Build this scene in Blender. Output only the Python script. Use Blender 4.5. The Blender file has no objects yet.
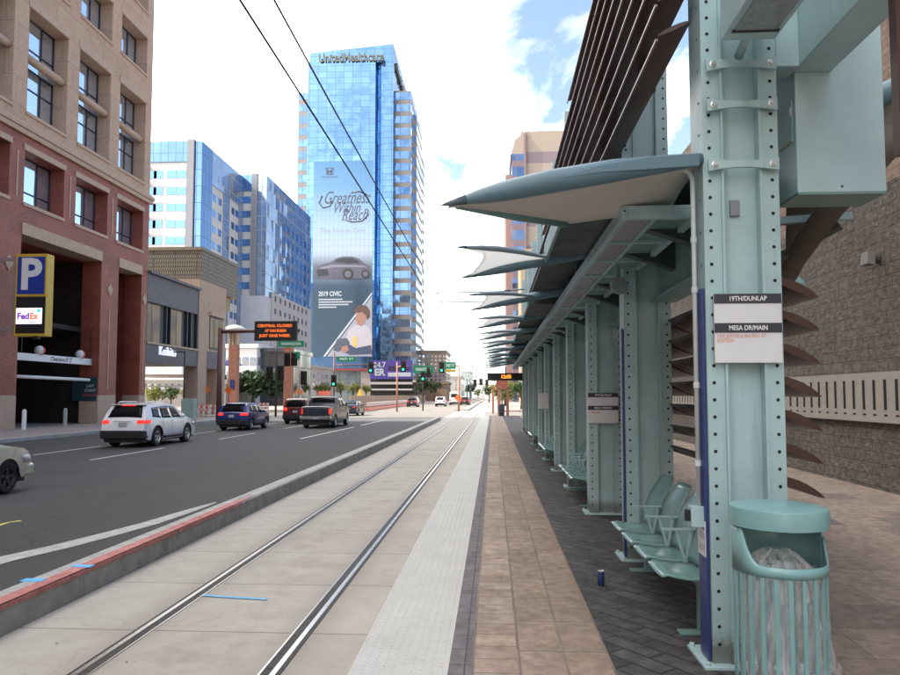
import bpy, bmesh, math, random
from math import radians, sin, cos, pi, sqrt, tan
from mathutils import Vector, Matrix
random.seed(11)
S = bpy.context.scene
COL = S.collection

# ------------------------------------------------------------------ camera
F_PX, CAM_Z = 720.0, 2.04
PITCH, YAW = radians(3.35), radians(3.41)
SHIFT = 15.0
cam_d = bpy.data.cameras.new('camera')
cam = bpy.data.objects.new('camera', cam_d)
COL.objects.link(cam)
cam.location = (0, 0, CAM_Z)
cam.rotation_euler = (pi / 2 + PITCH, 0, YAW)
cam_d.sensor_width = 36
cam_d.lens = F_PX / 900 * 36
cam_d.shift_y = SHIFT / 900
cam_d.clip_start = 0.05
cam_d.clip_end = 6000
S.camera = cam
_R = cam.rotation_euler.to_matrix()


def P(u, v, X=None, Y=None, Z=None):
    """world point on a known plane that was measured at photo pixel (u, v)"""
    d = _R @ Vector(((u - 450) / F_PX, (337.5 - v + SHIFT) / F_PX, -1.0))
    if X is not None:
        t = X / d.x
    elif Y is not None:
        t = Y / d.y
    else:
        t = (Z - CAM_Z) / d.z
    return Vector((d.x * t, d.y * t, CAM_Z + d.z * t))


# ------------------------------------------------------------------ materials
MATS = {}


class NT:
    def __init__(s, name):
        s.m = bpy.data.materials.new(name)
        s.m.use_nodes = True
        s.t = s.m.node_tree
        s.b = s.t.nodes['Principled BSDF']

    def n(s, typ, **kw):
        nd = s.t.nodes.new(typ)
        for k, v in kw.items():
            setattr(nd, k, v)
        return nd

    def l(s, a, b):
        s.t.links.new(a, b)

    def pos(s, obj=False):
        if obj:
            return s.n('ShaderNodeTexCoord').outputs['Object']
        return s.n('ShaderNodeNewGeometry').outputs['Position']

    def mapping(s, vec, scale=(1, 1, 1), rot=(0, 0, 0), loc=(0, 0, 0)):
        m = s.n('ShaderNodeMapping')
        s.l(vec, m.inputs[0])
        m.inputs['Scale'].default_value = scale
        m.inputs['Rotation'].default_value = rot
        m.inputs['Location'].default_value = loc
        return m.outputs[0]

    def noise(s, vec, scale, detail=4, rough=.6):
        n = s.n('ShaderNodeTexNoise')
        s.l(vec, n.inputs['Vector'])
        n.inputs['Scale'].default_value = scale
        n.inputs['Detail'].default_value = detail
        n.inputs['Roughness'].default_value = rough
        return n.outputs[0]

    def ramp(s, fac, stops):
        r = s.n('ShaderNodeValToRGB')
        e = r.color_ramp.elements
        e[0].position, e[0].color = stops[0][0], c4(stops[0][1])
        e[1].position, e[1].color = stops[-1][0], c4(stops[-1][1])
        for p, c in stops[1:-1]:
            x = e.new(p)
            x.color = c4(c)
        s.l(fac, r.inputs[0])
        return r.outputs[0]

    def mix(s, fac, a, b, mode='MIX'):
        m = s.n('ShaderNodeMix', data_type='RGBA', blend_type=mode)
        for i, v in ((0, fac), (6, a), (7, b)):
            if isinstance(v, (int, float)):
                m.inputs[i].default_value = v
            elif isinstance(v, (tuple, list)):
                m.inputs[i].default_value = c4(v)
            else:
                s.l(v, m.inputs[i])
        return m.outputs[2]

    def math(s, op, a, b=None):
        m = s.n('ShaderNodeMath', operation=op)
        for i, v in ((0, a), (1, b)):
            if v is None:
                continue
            if isinstance(v, (int, float)):
                m.inputs[i].default_value = v
            else:
                s.l(v, m.inputs[i])
        return m.outputs[0]

    def bump(s, h, strength=.3, dist=.02):
        b = s.n('ShaderNodeBump')
        b.inputs['Strength'].default_value = strength
        b.inputs['Distance'].default_value = dist
        s.l(h, b.inputs['Height'])
        s.l(b.outputs[0], s.b.inputs['Normal'])

    def col(s, c):
        if isinstance(c, (tuple, list)):
            s.b.inputs['Base Color'].default_value = c4(c)
        else:
            s.l(c, s.b.inputs['Base Color'])

    def rough(s, r):
        if isinstance(r, (int, float)):
            s.b.inputs['Roughness'].default_value = r
        else:
            s.l(r, s.b.inputs['Roughness'])


def c4(c):
    if isinstance(c, (int, float)):
        return (c, c, c, 1)
    return (c[0], c[1], c[2], 1)


def mul(c, k):
    return tuple(min(1, x * k) for x in c)


def M(name, col, rough=.6, metal=0, var=.12, scale=6, bump=0, bscale=60, obj=False, coat=0, dirt=0, chips=0):
    if name in MATS:
        return MATS[name]
    t = NT(name)
    v = t.pos(obj)
    if var:
        n = t.noise(v, scale, 5, .65)
        c = t.ramp(n, [(.3, mul(col, 1 - var)), (.7, mul(col, 1 + var))])
        if dirt:
            n2 = t.noise(v, scale * .35, 6, .75)
            c = t.mix(t.ramp(n2, [(.52, 0), (.72, dirt)]), c, mul(col, .45))
        if chips:
            n3 = t.noise(v, 26, 7, .75)
            n4 = t.noise(v, 1.7, 3, .6)
            c = t.mix(t.math('MULTIPLY', t.ramp(n3, [(.66, 0), (.70, chips)]), t.ramp(n4, [(.5, 0), (.62, 1)])), c, (.12, .075, .05))
            st = t.noise(t.mapping(v, scale=(9, 9, .55)), 1.6, 5, .7)
            c = t.mix(t.ramp(st, [(.56, 0), (.74, chips * .45)]), c, mul(col, .42))
            sz = t.n('ShaderNodeSeparateXYZ'); t.l(v, sz.inputs[0])
            zz = t.ramp(t.math('ADD', t.math('SUBTRACT', sz.outputs[2], .36), t.math('MULTIPLY', n3, -.22)), [(-.02, .75), (.10, 0)])
            c = t.mix(zz, c, (.12, .10, .08))
        t.col(c)
        t.rough(t.ramp(n, [(.3, min(1, rough * 1.15)), (.7, rough * .85)]))
    else:
        t.col(col)
        t.rough(rough)
    t.b.inputs['Metallic'].default_value = metal
    t.b.inputs['Coat Weight'].default_value = coat
    t.b.inputs['Coat Roughness'].default_value = .05
    if bump:
        t.bump(t.noise(v, bscale, 4), bump, .01)
    MATS[name] = t.m
    return t.m


def E(name, col, strength):
    t = NT(name)
    t.col(mul(col, .4))
    t.b.inputs['Emission Color'].default_value = c4(col)
    t.b.inputs['Emission Strength'].default_value = strength
    return t.m


def pavers(name, cols, mortar, bw, bh, ms, rot=0, loc=(0, 0, 0), offset=.5, rough=.75, bump=.25, plane='xy', nvar=.25, nscale=9, blotch=.0):
    t = NT(name)
    v = t.pos()
    if plane == 'xz':
        sp = t.n('ShaderNodeSeparateXYZ'); t.l(v, sp.inputs[0])
        cb = t.n('ShaderNodeCombineXYZ')
        t.l(t.math('ADD', sp.outputs[0], sp.outputs[1]), cb.inputs[0]); t.l(sp.outputs[2], cb.inputs[1])
        v2 = cb.outputs[0]
    else:
        v2 = v
    vec = t.mapping(v2, rot=(0, 0, rot), loc=loc)
    b = t.n('ShaderNodeTexBrick')
    b.offset = offset
    t.l(vec, b.inputs['Vector'])
    b.inputs['Color1'].default_value = (0, 0, 0, 1)
    b.inputs['Color2'].default_value = (1, 1, 1, 1)
    b.inputs['Mortar'].default_value = (.5, .5, .5, 1)
    b.inputs['Scale'].default_value = 1
    b.inputs['Mortar Size'].default_value = ms
    b.inputs['Mortar Smooth'].default_value = .15
    b.inputs['Brick Width'].default_value = bw
    b.inputs['Row Height'].default_value = bh
    k = len(cols)
    c = t.ramp(b.outputs['Color'], [(i / (k - 1), x) for i, x in enumerate(cols)])
    n = t.noise(v, nscale, 6, .7)
    c = t.mix(nvar, c, t.ramp(n, [(.3, 0.0), (.7, 1.0)]), 'OVERLAY')
    if blotch:
        n2 = t.noise(v, .9, 5, .75)
        c = t.mix(t.ramp(n2, [(.5, 0), (.75, blotch)]), c, mul(cols[0], .35))
    c = t.mix(b.outputs['Fac'], c, mortar)
    t.col(c)
    t.rough(t.ramp(n, [(.3, min(1, rough + .1)), (.7, rough - .12)]))
    h = t.math('SUBTRACT', t.math('MULTIPLY', n, .25), b.outputs['Fac'])
    t.bump(h, bump, .012)
    MATS[name] = t.m
    return t.m


def glassgrid(name, glass, mull, pw, ph, mw, rough=.06, metal=.85, tilt=.02, spandrel=None, sfrac=.3, zoff=0, warp=.0):
    """curtain wall: mirrored panes in a grid of mullions, optional opaque spandrel bands"""
    t = NT(name)
    v = t.pos()
    sp = t.n('ShaderNodeSeparateXYZ'); t.l(v, sp.inputs[0])
    u = t.math('ADD', sp.outputs[0], sp.outputs[1])
    z = t.math('ADD', sp.outputs[2], zoff)
    fu = t.math('FRACT', t.math('DIVIDE', u, pw))
    fz = t.math('FRACT', t.math('DIVIDE', z, ph))
    lu = t.math('LESS_THAN', fu, mw / pw)
    lz = t.math('LESS_THAN', fz, mw / ph)
    line = t.math('MAXIMUM', lu, lz)
    cu = t.math('FLOOR', t.math('DIVIDE', u, pw)); cz = t.math('FLOOR', t.math('DIVIDE', z, ph))
    cb = t.n('ShaderNodeCombineXYZ'); t.l(cu, cb.inputs[0]); t.l(cz, cb.inputs[1])
    wn = t.n('ShaderNodeTexWhiteNoise'); wn.noise_dimensions = '3D'; t.l(cb.outputs[0], wn.inputs['Vector'])
    g = t.mix(wn.outputs['Value'], mul(glass, .90), mul(glass, 1.10))
    met, rg = metal, rough
    if spandrel:
        sband = t.math('GREATER_THAN', fz, 1 - sfrac)
        g = t.mix(sband, g, spandrel)
        opaque = t.math('MAXIMUM', line, sband)
    else:
        opaque = line
    t.col(t.mix(line, g, mull))
    t.l(t.math('MULTIPLY', t.math('SUBTRACT', 1, opaque), met), t.b.inputs['Metallic'])
    t.l(t.math('ADD', t.math('MULTIPLY', opaque, .5), rg), t.b.inputs['Roughness'])
    # every pane is set a hair off true, so reflections break from pane to pane
    geo = t.n('ShaderNodeNewGeometry')
    vs = t.n('ShaderNodeVectorMath', operation='SUBTRACT'); t.l(wn.outputs['Color'], vs.inputs[0]); vs.inputs[1].default_value = (.5, .5, .5)
    sc = t.n('ShaderNodeVectorMath', operation='SCALE'); t.l(vs.outputs[0], sc.inputs[0]); sc.inputs['Scale'].default_value = tilt
    ad = t.n('ShaderNodeVectorMath', operation='ADD'); t.l(geo.outputs['Normal'], ad.inputs[0]); t.l(sc.outputs[0], ad.inputs[1])
    last = ad.outputs[0]
    if warp:
        nz = t.n('ShaderNodeTexNoise'); nz.inputs['Scale'].default_value = .25; nz.inputs['Detail'].default_value = 2; t.l(v, nz.inputs['Vector'])
        s2 = t.n('ShaderNodeVectorMath', operation='SUBTRACT'); t.l(nz.outputs['Color'], s2.inputs[0]); s2.inputs[1].default_value = (.5, .5, .5)
        s3 = t.n('ShaderNodeVectorMath', operation='SCALE'); t.l(s2.outputs[0], s3.inputs[0]); s3.inputs['Scale'].default_value = warp
        a2 = t.n('ShaderNodeVectorMath', operation='ADD'); t.l(last, a2.inputs[0]); t.l(s3.outputs[0], a2.inputs[1]); last = a2.outputs[0]
    nm = t.n('ShaderNodeVectorMath', operation='NORMALIZE'); t.l(last, nm.inputs[0])
    t.l(nm.outputs[0], t.b.inputs['Normal'])
    MATS[name] = t.m
    return t.m


# ------------------------------------------------------------------ mesh builder
class MB:
    def __init__(s):
        s.v, s.f, s.mi, s.sm, s.pr = [], [], [], [], []
        s.cur = 0
        s.smooth = False

    def add(s, verts, faces):
        o = len(s.v)
        s.pr.append((o, len(s.f)))
        s.v += [tuple(x) for x in verts]
        for f in faces:
            s.f.append([o + i for i in f]); s.mi.append(s.cur); s.sm.append(s.smooth)
        return s

    def box(s, x0, x1, y0, y1, z0, z1):
        v = [(x0, y0, z0), (x1, y0, z0), (x1, y1, z0), (x0, y1, z0), (x0, y0, z1), (x1, y0, z1), (x1, y1, z1), (x0, y1, z1)]
        return s.add(v, [(0, 3, 2, 1), (4, 5, 6, 7), (0, 1, 5, 4), (1, 2, 6, 5), (2, 3, 7, 6), (3, 0, 4, 7)])

    def bar(s, a, b, w, h, up=(0, 0, 1)):
        a, b, up = Vector(a), Vector(b), Vector(up)
        d = (b - a).normalized()
        sx = d.cross(up).normalized() * w / 2
        sz = sx.cross(d).normalized() * h / 2
        v = []
        for p in (a, b):
            v += [p - sx - sz, p + sx - sz, p + sx + sz, p - sx + sz]
        return s.add(v, [(3, 2, 1, 0), (4, 5, 6, 7), (0, 1, 5, 4), (1, 2, 6, 5), (2, 3, 7, 6), (3, 0, 4, 7)])

    def tube(s, pts, r, n=10, caps=True):
        pts = [Vector(p) for p in pts]
        k = len(pts)
        rs = r if isinstance(r, (list, tuple)) else [r] * k
        old = s.smooth
        s.smooth = True
        up = None
        verts = []
        for i, p in enumerate(pts):
            d = (pts[min(i + 1, k - 1)] - pts[max(i - 1, 0)]).normalized()
            if up is None:
                up = Vector((0, 0, 1)) if abs(d.z) < .9 else Vector((1, 0, 0))
            a = d.cross(up)
            if a.length < 1e-4:
                a = d.cross(Vector((0, 1, 0)))
            a.normalize()
            b = a.cross(d).normalized()
            up = b
            for j in range(n):
                t = 2 * pi * j / n
                verts.append(p + (a * cos(t) + b * sin(t)) * rs[i])
        faces = []
        for i in range(k - 1):
            for j in range(n):
                faces.append((i * n + j, i * n + (j + 1) % n, (i + 1) * n + (j + 1) % n, (i + 1) * n + j))
        s.add(verts, faces)
        s.smooth = False
        if caps:
            o = len(s.v) - len(verts)
            s.f.append([o + j for j in range(n)][::-1]); s.mi.append(s.cur); s.sm.append(False)
            s.f.append([o + (k - 1) * n + j for j in range(n)]); s.mi.append(s.cur); s.sm.append(False)
        s.smooth = old
        return s

    def lathe(s, c, prof, n=24, axis='z', a0=0, a1=2 * pi):
        c = Vector(c)
        full = abs(a1 - a0 - 2 * pi) < 1e-6
        m = n if full else n + 1
        verts = []
        for (r, h) in prof:
            for j in range(m):
                t = a0 + (a1 - a0) * j / n
                if axis == 'z':
                    verts.append(c + Vector((r * cos(t), r * sin(t), h)))
                elif axis == 'x':
                    verts.append(c + Vector((h, r * cos(t), r * sin(t))))
                else:
                    verts.append(c + Vector((r * sin(t), h, r * cos(t))))
        faces = []
        for i in range(len(prof) - 1):
            for j in range(n):
                faces.append((i * m + j, i * m + (j + 1) % m, (i + 1) * m + (j + 1) % m, (i + 1) * m + j))
        return s.add(verts, faces)

    def prism(s, poly, e, holes=None):
        """poly: list of 3-D points in a plane, extruded by vector e"""
        e = Vector(e)
        k = len(poly)
        p = [Vector(q) for q in poly]
        v = p + [q + e for q in p]
        f = [tuple(range(k))[::-1], tuple(range(k, 2 * k))]
        for i in range(k):
            f.append((i, (i + 1) % k, k + (i + 1) % k, k + i))
        return s.add(v, f)

    def grid(s, rows):
        """rows of equal-length point lists -> quads"""
        m = len(rows[0])
        v = [p for r in rows for p in r]
        f = []
        for i in range(len(rows) - 1):
            for j in range(m - 1):
                f.append((i * m + j, i * m + j + 1, (i + 1) * m + j + 1, (i + 1) * m + j))
        return s.add(v, f)

    def quad(s, a, b, c, d):
        return s.add([a, b, c, d], [(0, 1, 2, 3)])

    def disc(s, c, r, n=10, nrm='y', d=-1):
        c = Vector(c)
        v = []
        for j in range(n):
            t = 2 * pi * j / n
            if nrm == 'y':
                v.append(c + Vector((r * cos(t), 0, r * sin(t) * -d)))
            elif nrm == 'x':
                v.append(c + Vector((0, r * cos(t), r * sin(t) * d)))
            else:
                v.append(c + Vector((r * cos(t), r * sin(t) * d, 0)))
        return s.add(v, [tuple(range(n))])

    def build_each(s, name, mats, parent, **k):
        """every primitive becomes a part of its own"""
        ends = s.pr[1:] + [(len(s.v), len(s.f))]
        for (v0, f0), (v1, f1) in zip(s.pr, ends):
            q = MB()
            q.v = s.v[v0:v1]
            q.f = [[i - v0 for i in f] for f in s.f[f0:f1]]
            q.mi, q.sm = s.mi[f0:f1], s.sm[f0:f1]
            q.build(name, mats, parent, **k)

    def build(s, name, mats, parent=None, bevel=0, recalc=True, weld=False, sharp=None):
        if not isinstance(mats, (list, tuple)):
            mats = [mats]
        me = bpy.data.meshes.new(name)
        if parent is not None:
            o0 = wloc(parent)
        else:
            xs = [p[0] for p in s.v]; ys = [p[1] for p in s.v]; zs = [p[2] for p in s.v]
            o0 = Vector(((min(xs) + max(xs)) / 2, (min(ys) + max(ys)) / 2, min(zs)))
        me.from_pydata([Vector(p) - o0 for p in s.v], [], s.f)
        me.polygons.foreach_set('material_index', s.mi)
        me.polygons.foreach_set('use_smooth', s.sm)
        if recalc or weld:
            bm = bmesh.new(); bm.from_mesh(me)
            if weld:
                bmesh.ops.remove_doubles(bm, verts=bm.verts, dist=.0008)
            bmesh.ops.recalc_face_normals(bm, faces=bm.faces)
            bm.to_mesh(me); bm.free()
        if sharp is not None:
            me.polygons.foreach_set('use_smooth', [True] * len(me.polygons))
            me.set_sharp_from_angle(angle=radians(sharp))
        for m in mats:
            me.materials.append(m)
        me.update()
        o = bpy.data.objects.new(name, me)
        COL.objects.link(o)
        if parent is not None:
            o.parent = parent
        else:
            o.location = o0
        if bevel:
            bv = o.modifiers.new('bevel', 'BEVEL')
            bv.width = bevel; bv.segments = 2; bv.limit_method = 'ANGLE'; bv.angle_limit = radians(40)
        return o


def wloc(o):
    v = Vector((0, 0, 0))
    while o is not None:
        v += Vector(o.location)
        o = o.parent
    return v


def tag(o, label, cat, group=None):
    o['label'] = label; o['category'] = cat
    if group:
        o['group'] = group
    return o


def thing(name, label, cat, loc, group=None):
    o = bpy.data.objects.new(name, None)
    o.empty_display_size = .3
    COL.objects.link(o)
    o.location = loc
    return tag(o, label, cat, group)


def struct(o):
    o['kind'] = 'structure'
    return o


def stuff(o):
    o['kind'] = 'stuff'
    return o


KIDS = {}


def copy_tree(o, parent=None, d=(0, 0, 0)):
    c = o.copy()
    COL.objects.link(c)
    c.parent = parent
    if parent is None:
        c.location = Vector(o.location) + Vector(d)
    for ch in [x for x in COL.objects if x.parent == o]:
        copy_tree(ch, c)
    return c


def text_mesh(name, body, mat, parent, loc, size, face='-y', extrude=.004, align='CENTER', fit=None, shear=0, bold=0, spacing=1):
    """lettering as real mesh; face: which way the letters look"""
    cu = bpy.data.curves.new('lettering', 'FONT')
    cu.body = body; cu.size = size; cu.extrude = extrude
    cu.align_x = align; cu.align_y = 'CENTER'
    cu.shear = shear; cu.offset = bold; cu.resolution_u = 3
    cu.space_character = spacing
    tmp = bpy.data.objects.new('lettering', cu)
    COL.objects.link(tmp)
    bpy.context.view_layer.update()
    me = bpy.data.meshes.new_from_object(tmp)
    bpy.data.objects.remove(tmp); bpy.data.curves.remove(cu)
    if fit:
        xs = [v.co.x for v in me.vertices]
        k = fit / (max(xs) - min(xs))
        for v in me.vertices:
            v.co.x *= k
    if face == '-y':
        R = Matrix(((1, 0, 0), (0, 0, -1), (0, 1, 0)))
    elif face == '+x':
        R = Matrix(((0, 0, 1), (1, 0, 0), (0, 1, 0)))
    elif face == '-x':
        R = Matrix(((0, 0, -1), (-1, 0, 0), (0, 1, 0)))
    off = Vector(loc) - (wloc(parent) if parent else Vector(loc))
    for v in me.vertices:
        v.co = R @ v.co + off
    me.materials.clear(); me.materials.append(mat)
    o = bpy.data.objects.new(name, me)
    COL.objects.link(o)
    if parent:
        o.parent = parent
    else:
        o.location = loc
    return o


# ------------------------------------------------------------------ world and light
SUN_EL, SUN_AZ = radians(46), radians(13)       # sun from the left, a little behind
w = bpy.data.worlds.new('World')
S.world = w
w.use_nodes = True
wt = w.node_tree
bg = wt.nodes['Background']
sky = wt.nodes.new('ShaderNodeTexSky')
sky.sky_type = 'NISHITA'
sky.sun_disc = False
sky.sun_elevation = SUN_EL
sun_dir = Vector((-cos(SUN_EL) * cos(SUN_AZ), -cos(SUN_EL) * sin(SUN_AZ), sin(SUN_EL)))
sky.sun_rotation = math.atan2(sun_dir.x, sun_dir.y) % (2 * pi)
sky.air_density = 1.0
sky.dust_density = 1.6


def wn(typ, **kw):
    n = wt.nodes.new(typ)
    for k, v in kw.items():
        setattr(n, k, v)
    return n


def wl(a, b):
    wt.links.new(a, b)


tc = wn('ShaderNodeTexCoord')
sx = wn('ShaderNodeSeparateXYZ'); wl(tc.outputs['Generated'], sx.inputs[0])
zz = wn('ShaderNodeMath', operation='MAXIMUM'); wl(sx.outputs[2], zz.inputs[0]); zz.inputs[1].default_value = 0
za = wn('ShaderNodeMath', operation='ADD'); wl(zz.outputs[0], za.inputs[0]); za.inputs[1].default_value = .22
cx = wn('ShaderNodeMath', operation='DIVIDE'); wl(sx.outputs[0], cx.inputs[0]); wl(za.outputs[0], cx.inputs[1])
cy = wn('ShaderNodeMath', operation='DIVIDE'); wl(sx.outputs[1], cy.inputs[0]); wl(za.outputs[0], cy.inputs[1])
cb = wn('ShaderNodeCombineXYZ'); wl(cx.outputs[0], cb.inputs[0]); wl(cy.outputs[0], cb.inputs[1]); cb.inputs[2].default_value = 3.3
n1 = wn('ShaderNodeTexNoise'); wl(cb.outputs[0], n1.inputs['Vector'])
n1.inputs['Scale'].default_value = 2.3; n1.inputs['Detail'].default_value = 9; n1.inputs['Roughness'].default_value = .62
n1.inputs['Distortion'].default_value = .5
# more cloud towards the left (sun side)
lf = wn('ShaderNodeMath', operation='MULTIPLY'); wl(sx.outputs[0], lf.inputs[0]); lf.inputs[1].default_value = -.75
ca = wn('ShaderNodeMath', operation='ADD'); wl(n1.outputs[0], ca.inputs[0]); wl(lf.outputs[0], ca.inputs[1])
cr = wn('ShaderNodeValToRGB'); wl(ca.outputs[0], cr.inputs[0])
cr.color_ramp.elements[0].position = .34; cr.color_ramp.elements[0].color = (0, 0, 0, 1)
cr.color_ramp.elements[1].position = .64; cr.color_ramp.elements[1].color = (1, 1, 1, 1)
n2 = wn('ShaderNodeTexNoise'); wl(cb.outputs[0], n2.inputs['Vector'])
n2.inputs['Scale'].default_value = 3.1; n2.inputs['Detail'].default_value = 6
cc = wn('ShaderNodeValToRGB'); wl(n2.outputs[0], cc.inputs[0])
CLOUD = 11.0
cc.color_ramp.elements[0].position = .3; cc.color_ramp.elements[0].color = (.52, .52, .53, 1)
cc.color_ramp.elements[1].position = .65; cc.color_ramp.elements[1].color = (1, .965, .90, 1)
cm = wn('ShaderNodeVectorMath', operation='SCALE'); wl(cc.outputs[0], cm.inputs[0]); cm.inputs['Scale'].default_value = CLOUD
mx = wn('ShaderNodeMix', data_type='RGBA'); wl(cr.outputs[0], mx.inputs[0])
sk = wn('ShaderNodeMix', data_type='RGBA', blend_type='MULTIPLY'); sk.inputs[0].default_value = 1; wl(sky.outputs[0], sk.inputs[6]); sk.inputs[7].default_value = (.74, .70, .66, 1)
wl(sk.outputs[2], mx.inputs[6]); wl(cm.outputs[0], mx.inputs[7])
wl(mx.outputs[2], bg.inputs[0])
bg.inputs[1].default_value = .15
sd = bpy.data.lights.new('sun', 'SUN')
sd.energy = 2.0
sd.angle = radians(.5)
sd.color = (1, .93, .82)
so = bpy.data.objects.new('sun', sd)
COL.objects.link(so)
so.rotation_euler = (-sun_dir).to_track_quat('-Z', 'Y').to_euler()
so.location = (-60, 20, 90)
S.view_settings.view_transform = 'Standard'
S.view_settings.look = 'None'
S.view_settings.exposure = 1.82
S.view_settings.gamma = 1
S.view_settings.use_curve_mapping = False
# ------------------------------------------------------------------ shared materials
teal = M('teal_paint', (.39, .545, .56), .36, var=.09, scale=2.2, dirt=.2, chips=.8)
teal2 = M('teal_paint_deep', (.17, .31, .30), .4, var=.08, scale=3)
teal_pale = M('teal_paint_pale', (.43, .59, .615), .4, var=.05, scale=3)
boom_pale = M('boom_pale_paint', (.34, .44, .52), .35, var=.06, scale=4)
boom_blue = M('boom_paint', (.13, .22, .27), .35, var=.06, scale=4)
dark_hole = M('hole_black', (.01, .012, .013), .8, var=0)
bronze = M('bronze_paint', (.070, .030, .026), .42, var=.06, scale=2)
bronze_bright_edge = M('bronze_bright_edge', (.26, .15, .13), .35, var=.05)
steel = M('galvanised_steel', (.55, .56, .57), .35, .8, var=.1, scale=30)
dark_metal = M('dark_metal', (.035, .035, .04), .5, var=.1)
black = M('black_plastic', (.015, .015, .017), .5, var=0)
white_p = M('white_paint', (.78, .78, .78), .45, var=.03)
sign_white = M('sign_white', (.72, .73, .75), .4, var=.04, scale=12)
navy = M('navy_vinyl', (.03, .05, .20), .4, var=.1, scale=8)
sign_dark = M('sign_dark', (.035, .037, .05), .4, var=.05)
orange_txt = M('orange_print', (.75, .22, .12), .5, var=0)
pipe_white = M('conduit_paint', (.6, .66, .65), .4, var=.05)
grey_plate = M('grey_plate', (.22, .23, .27), .5, var=.05)

# ------------------------------------------------------------------ ground
ZP = .36
asph = NT('asphalt')
v = asph.pos()
nA = asph.noise(v, 38, 6, .8)
nB = asph.noise(asph.mapping(v, scale=(1, .12, 1)), .8, 5, .7)
nC = asph.noise(v, .35, 5, .7)
c = asph.ramp(nA, [(.25, .024), (.55, .042), (.8, .085)])
c = asph.mix(asph.ramp(nB, [(.4, 0), (.7, .45)]), c, (.058, .056, .056))
c = asph.mix(asph.ramp(nC, [(.5, 0), (.68, .35)]), c, (.020, .0195, .021))
vt = asph.n('ShaderNodeTexVoronoi', feature='DISTANCE_TO_EDGE'); vt.inputs['Scale'].default_value = .22
wob = asph.n('ShaderNodeVectorMath', operation='ADD'); asph.l(v, wob.inputs[0])
wnz = asph.n('ShaderNodeTexNoise'); wnz.inputs['Scale'].default_value = .9; asph.l(v, wnz.inputs['Vector']); asph.l(wnz.outputs['Color'], wob.inputs[1]); asph.l(wob.outputs[0], vt.inputs['Vector'])
c = asph.mix(asph.ramp(vt.outputs[0], [(.002, .6), (.008, 0)]), c, (.02, .02, .02))
asph.col(c); asph.rough(asph.ramp(nA, [(.3, .9), (.8, .7)])); asph.bump(nA, .5, .01)

conc = NT('track_concrete')
v = conc.pos()
n1_ = conc.noise(v, 3.0, 7, .75); n2_ = conc.noise(v, .5, 5, .7); n3_ = conc.noise(v, 60, 3, .7)
c = conc.ramp(n1_, [(.25, (.34, .305, .26)), (.5, (.43, .395, .345)), (.75, (.49, .455, .41))])
c = conc.mix(conc.ramp(n2_, [(.42, 0), (.68, .55)]), c, (.36, .32, .28))
sp_ = conc.n('ShaderNodeSeparateXYZ'); conc.l(v, sp_.inputs[0])
# brake dust worn along the two rails
for xr in (-3.05, -1.61):
    d_ = conc.math('ABSOLUTE', conc.math('SUBTRACT', sp_.outputs[0], xr))
    c = conc.mix(conc.math('MULTIPLY', conc.ramp(d_, [(.03, .75), (.30, 0)]), conc.ramp(n1_, [(.3, .4), (.7, 1)])), c, (.23, .19, .16))
# sawn joints
fy = conc.math('FRACT', conc.math('DIVIDE', sp_.outputs[1], 1.55))
jt = conc.math('LESS_THAN', fy, .011)
c = conc.mix(conc.math('MULTIPLY', jt, .8), c, (.09, .075, .065))
cid = conc.math('FLOOR', conc.math('DIVIDE', sp_.outputs[1], 1.55))
wnn = conc.n('ShaderNodeTexWhiteNoise', noise_dimensions='1D'); conc.l(cid, wnn.inputs['W'])
c = conc.mix(conc.math('MULTIPLY', wnn.outputs[0], .22), c, (.30, .26, .22))
vv = conc.n('ShaderNodeTexVoronoi'); vv.inputs['Scale'].default_value = 2.6; conc.l(v, vv.inputs['Vector'])
c = conc.mix(conc.ramp(vv.outputs[0], [(.03, .5), (.045, 0)]), c, (.15, .13, .115))
n4_ = conc.noise(v, 1.3, 8, .8)
mid_ = conc.math('ABSOLUTE', conc.math('ADD', sp_.outputs[0], 2.33))
c = conc.mix(conc.math('MULTIPLY', conc.ramp(n4_, [(.48, 0), (.66, .6)]), conc.ramp(mid_, [(.1, 1), (.8, .35)])), c, (.24, .205, .17))
vc_ = conc.n('ShaderNodeTexVoronoi', feature='DISTANCE_TO_EDGE'); vc_.inputs['Scale'].default_value = .55
wv_ = conc.n('ShaderNodeVectorMath', operation='ADD'); conc.l(v, wv_.inputs[0])
wz_ = conc.n('ShaderNodeTexNoise'); wz_.inputs['Scale'].default_value = 1.6; wz_.inputs['Detail'].default_value = 6; conc.l(v, wz_.inputs['Vector']); conc.l(wz_.outputs['Color'], wv_.inputs[1]); conc.l(wv_.outputs[0], vc_.inputs['Vector'])
c = conc.mix(conc.math('MULTIPLY', conc.ramp(vc_.outputs[0], [(.0012, .45), (.004, 0)]), conc.ramp(n2_, [(.45, 0), (.6, 1)])), c, (.10, .085, .075))
conc.col(c); conc.rough(.8)
conc.bump(conc.math('SUBTRACT', conc.math('MULTIPLY', n3_, .3), jt), .35, .01)

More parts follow.
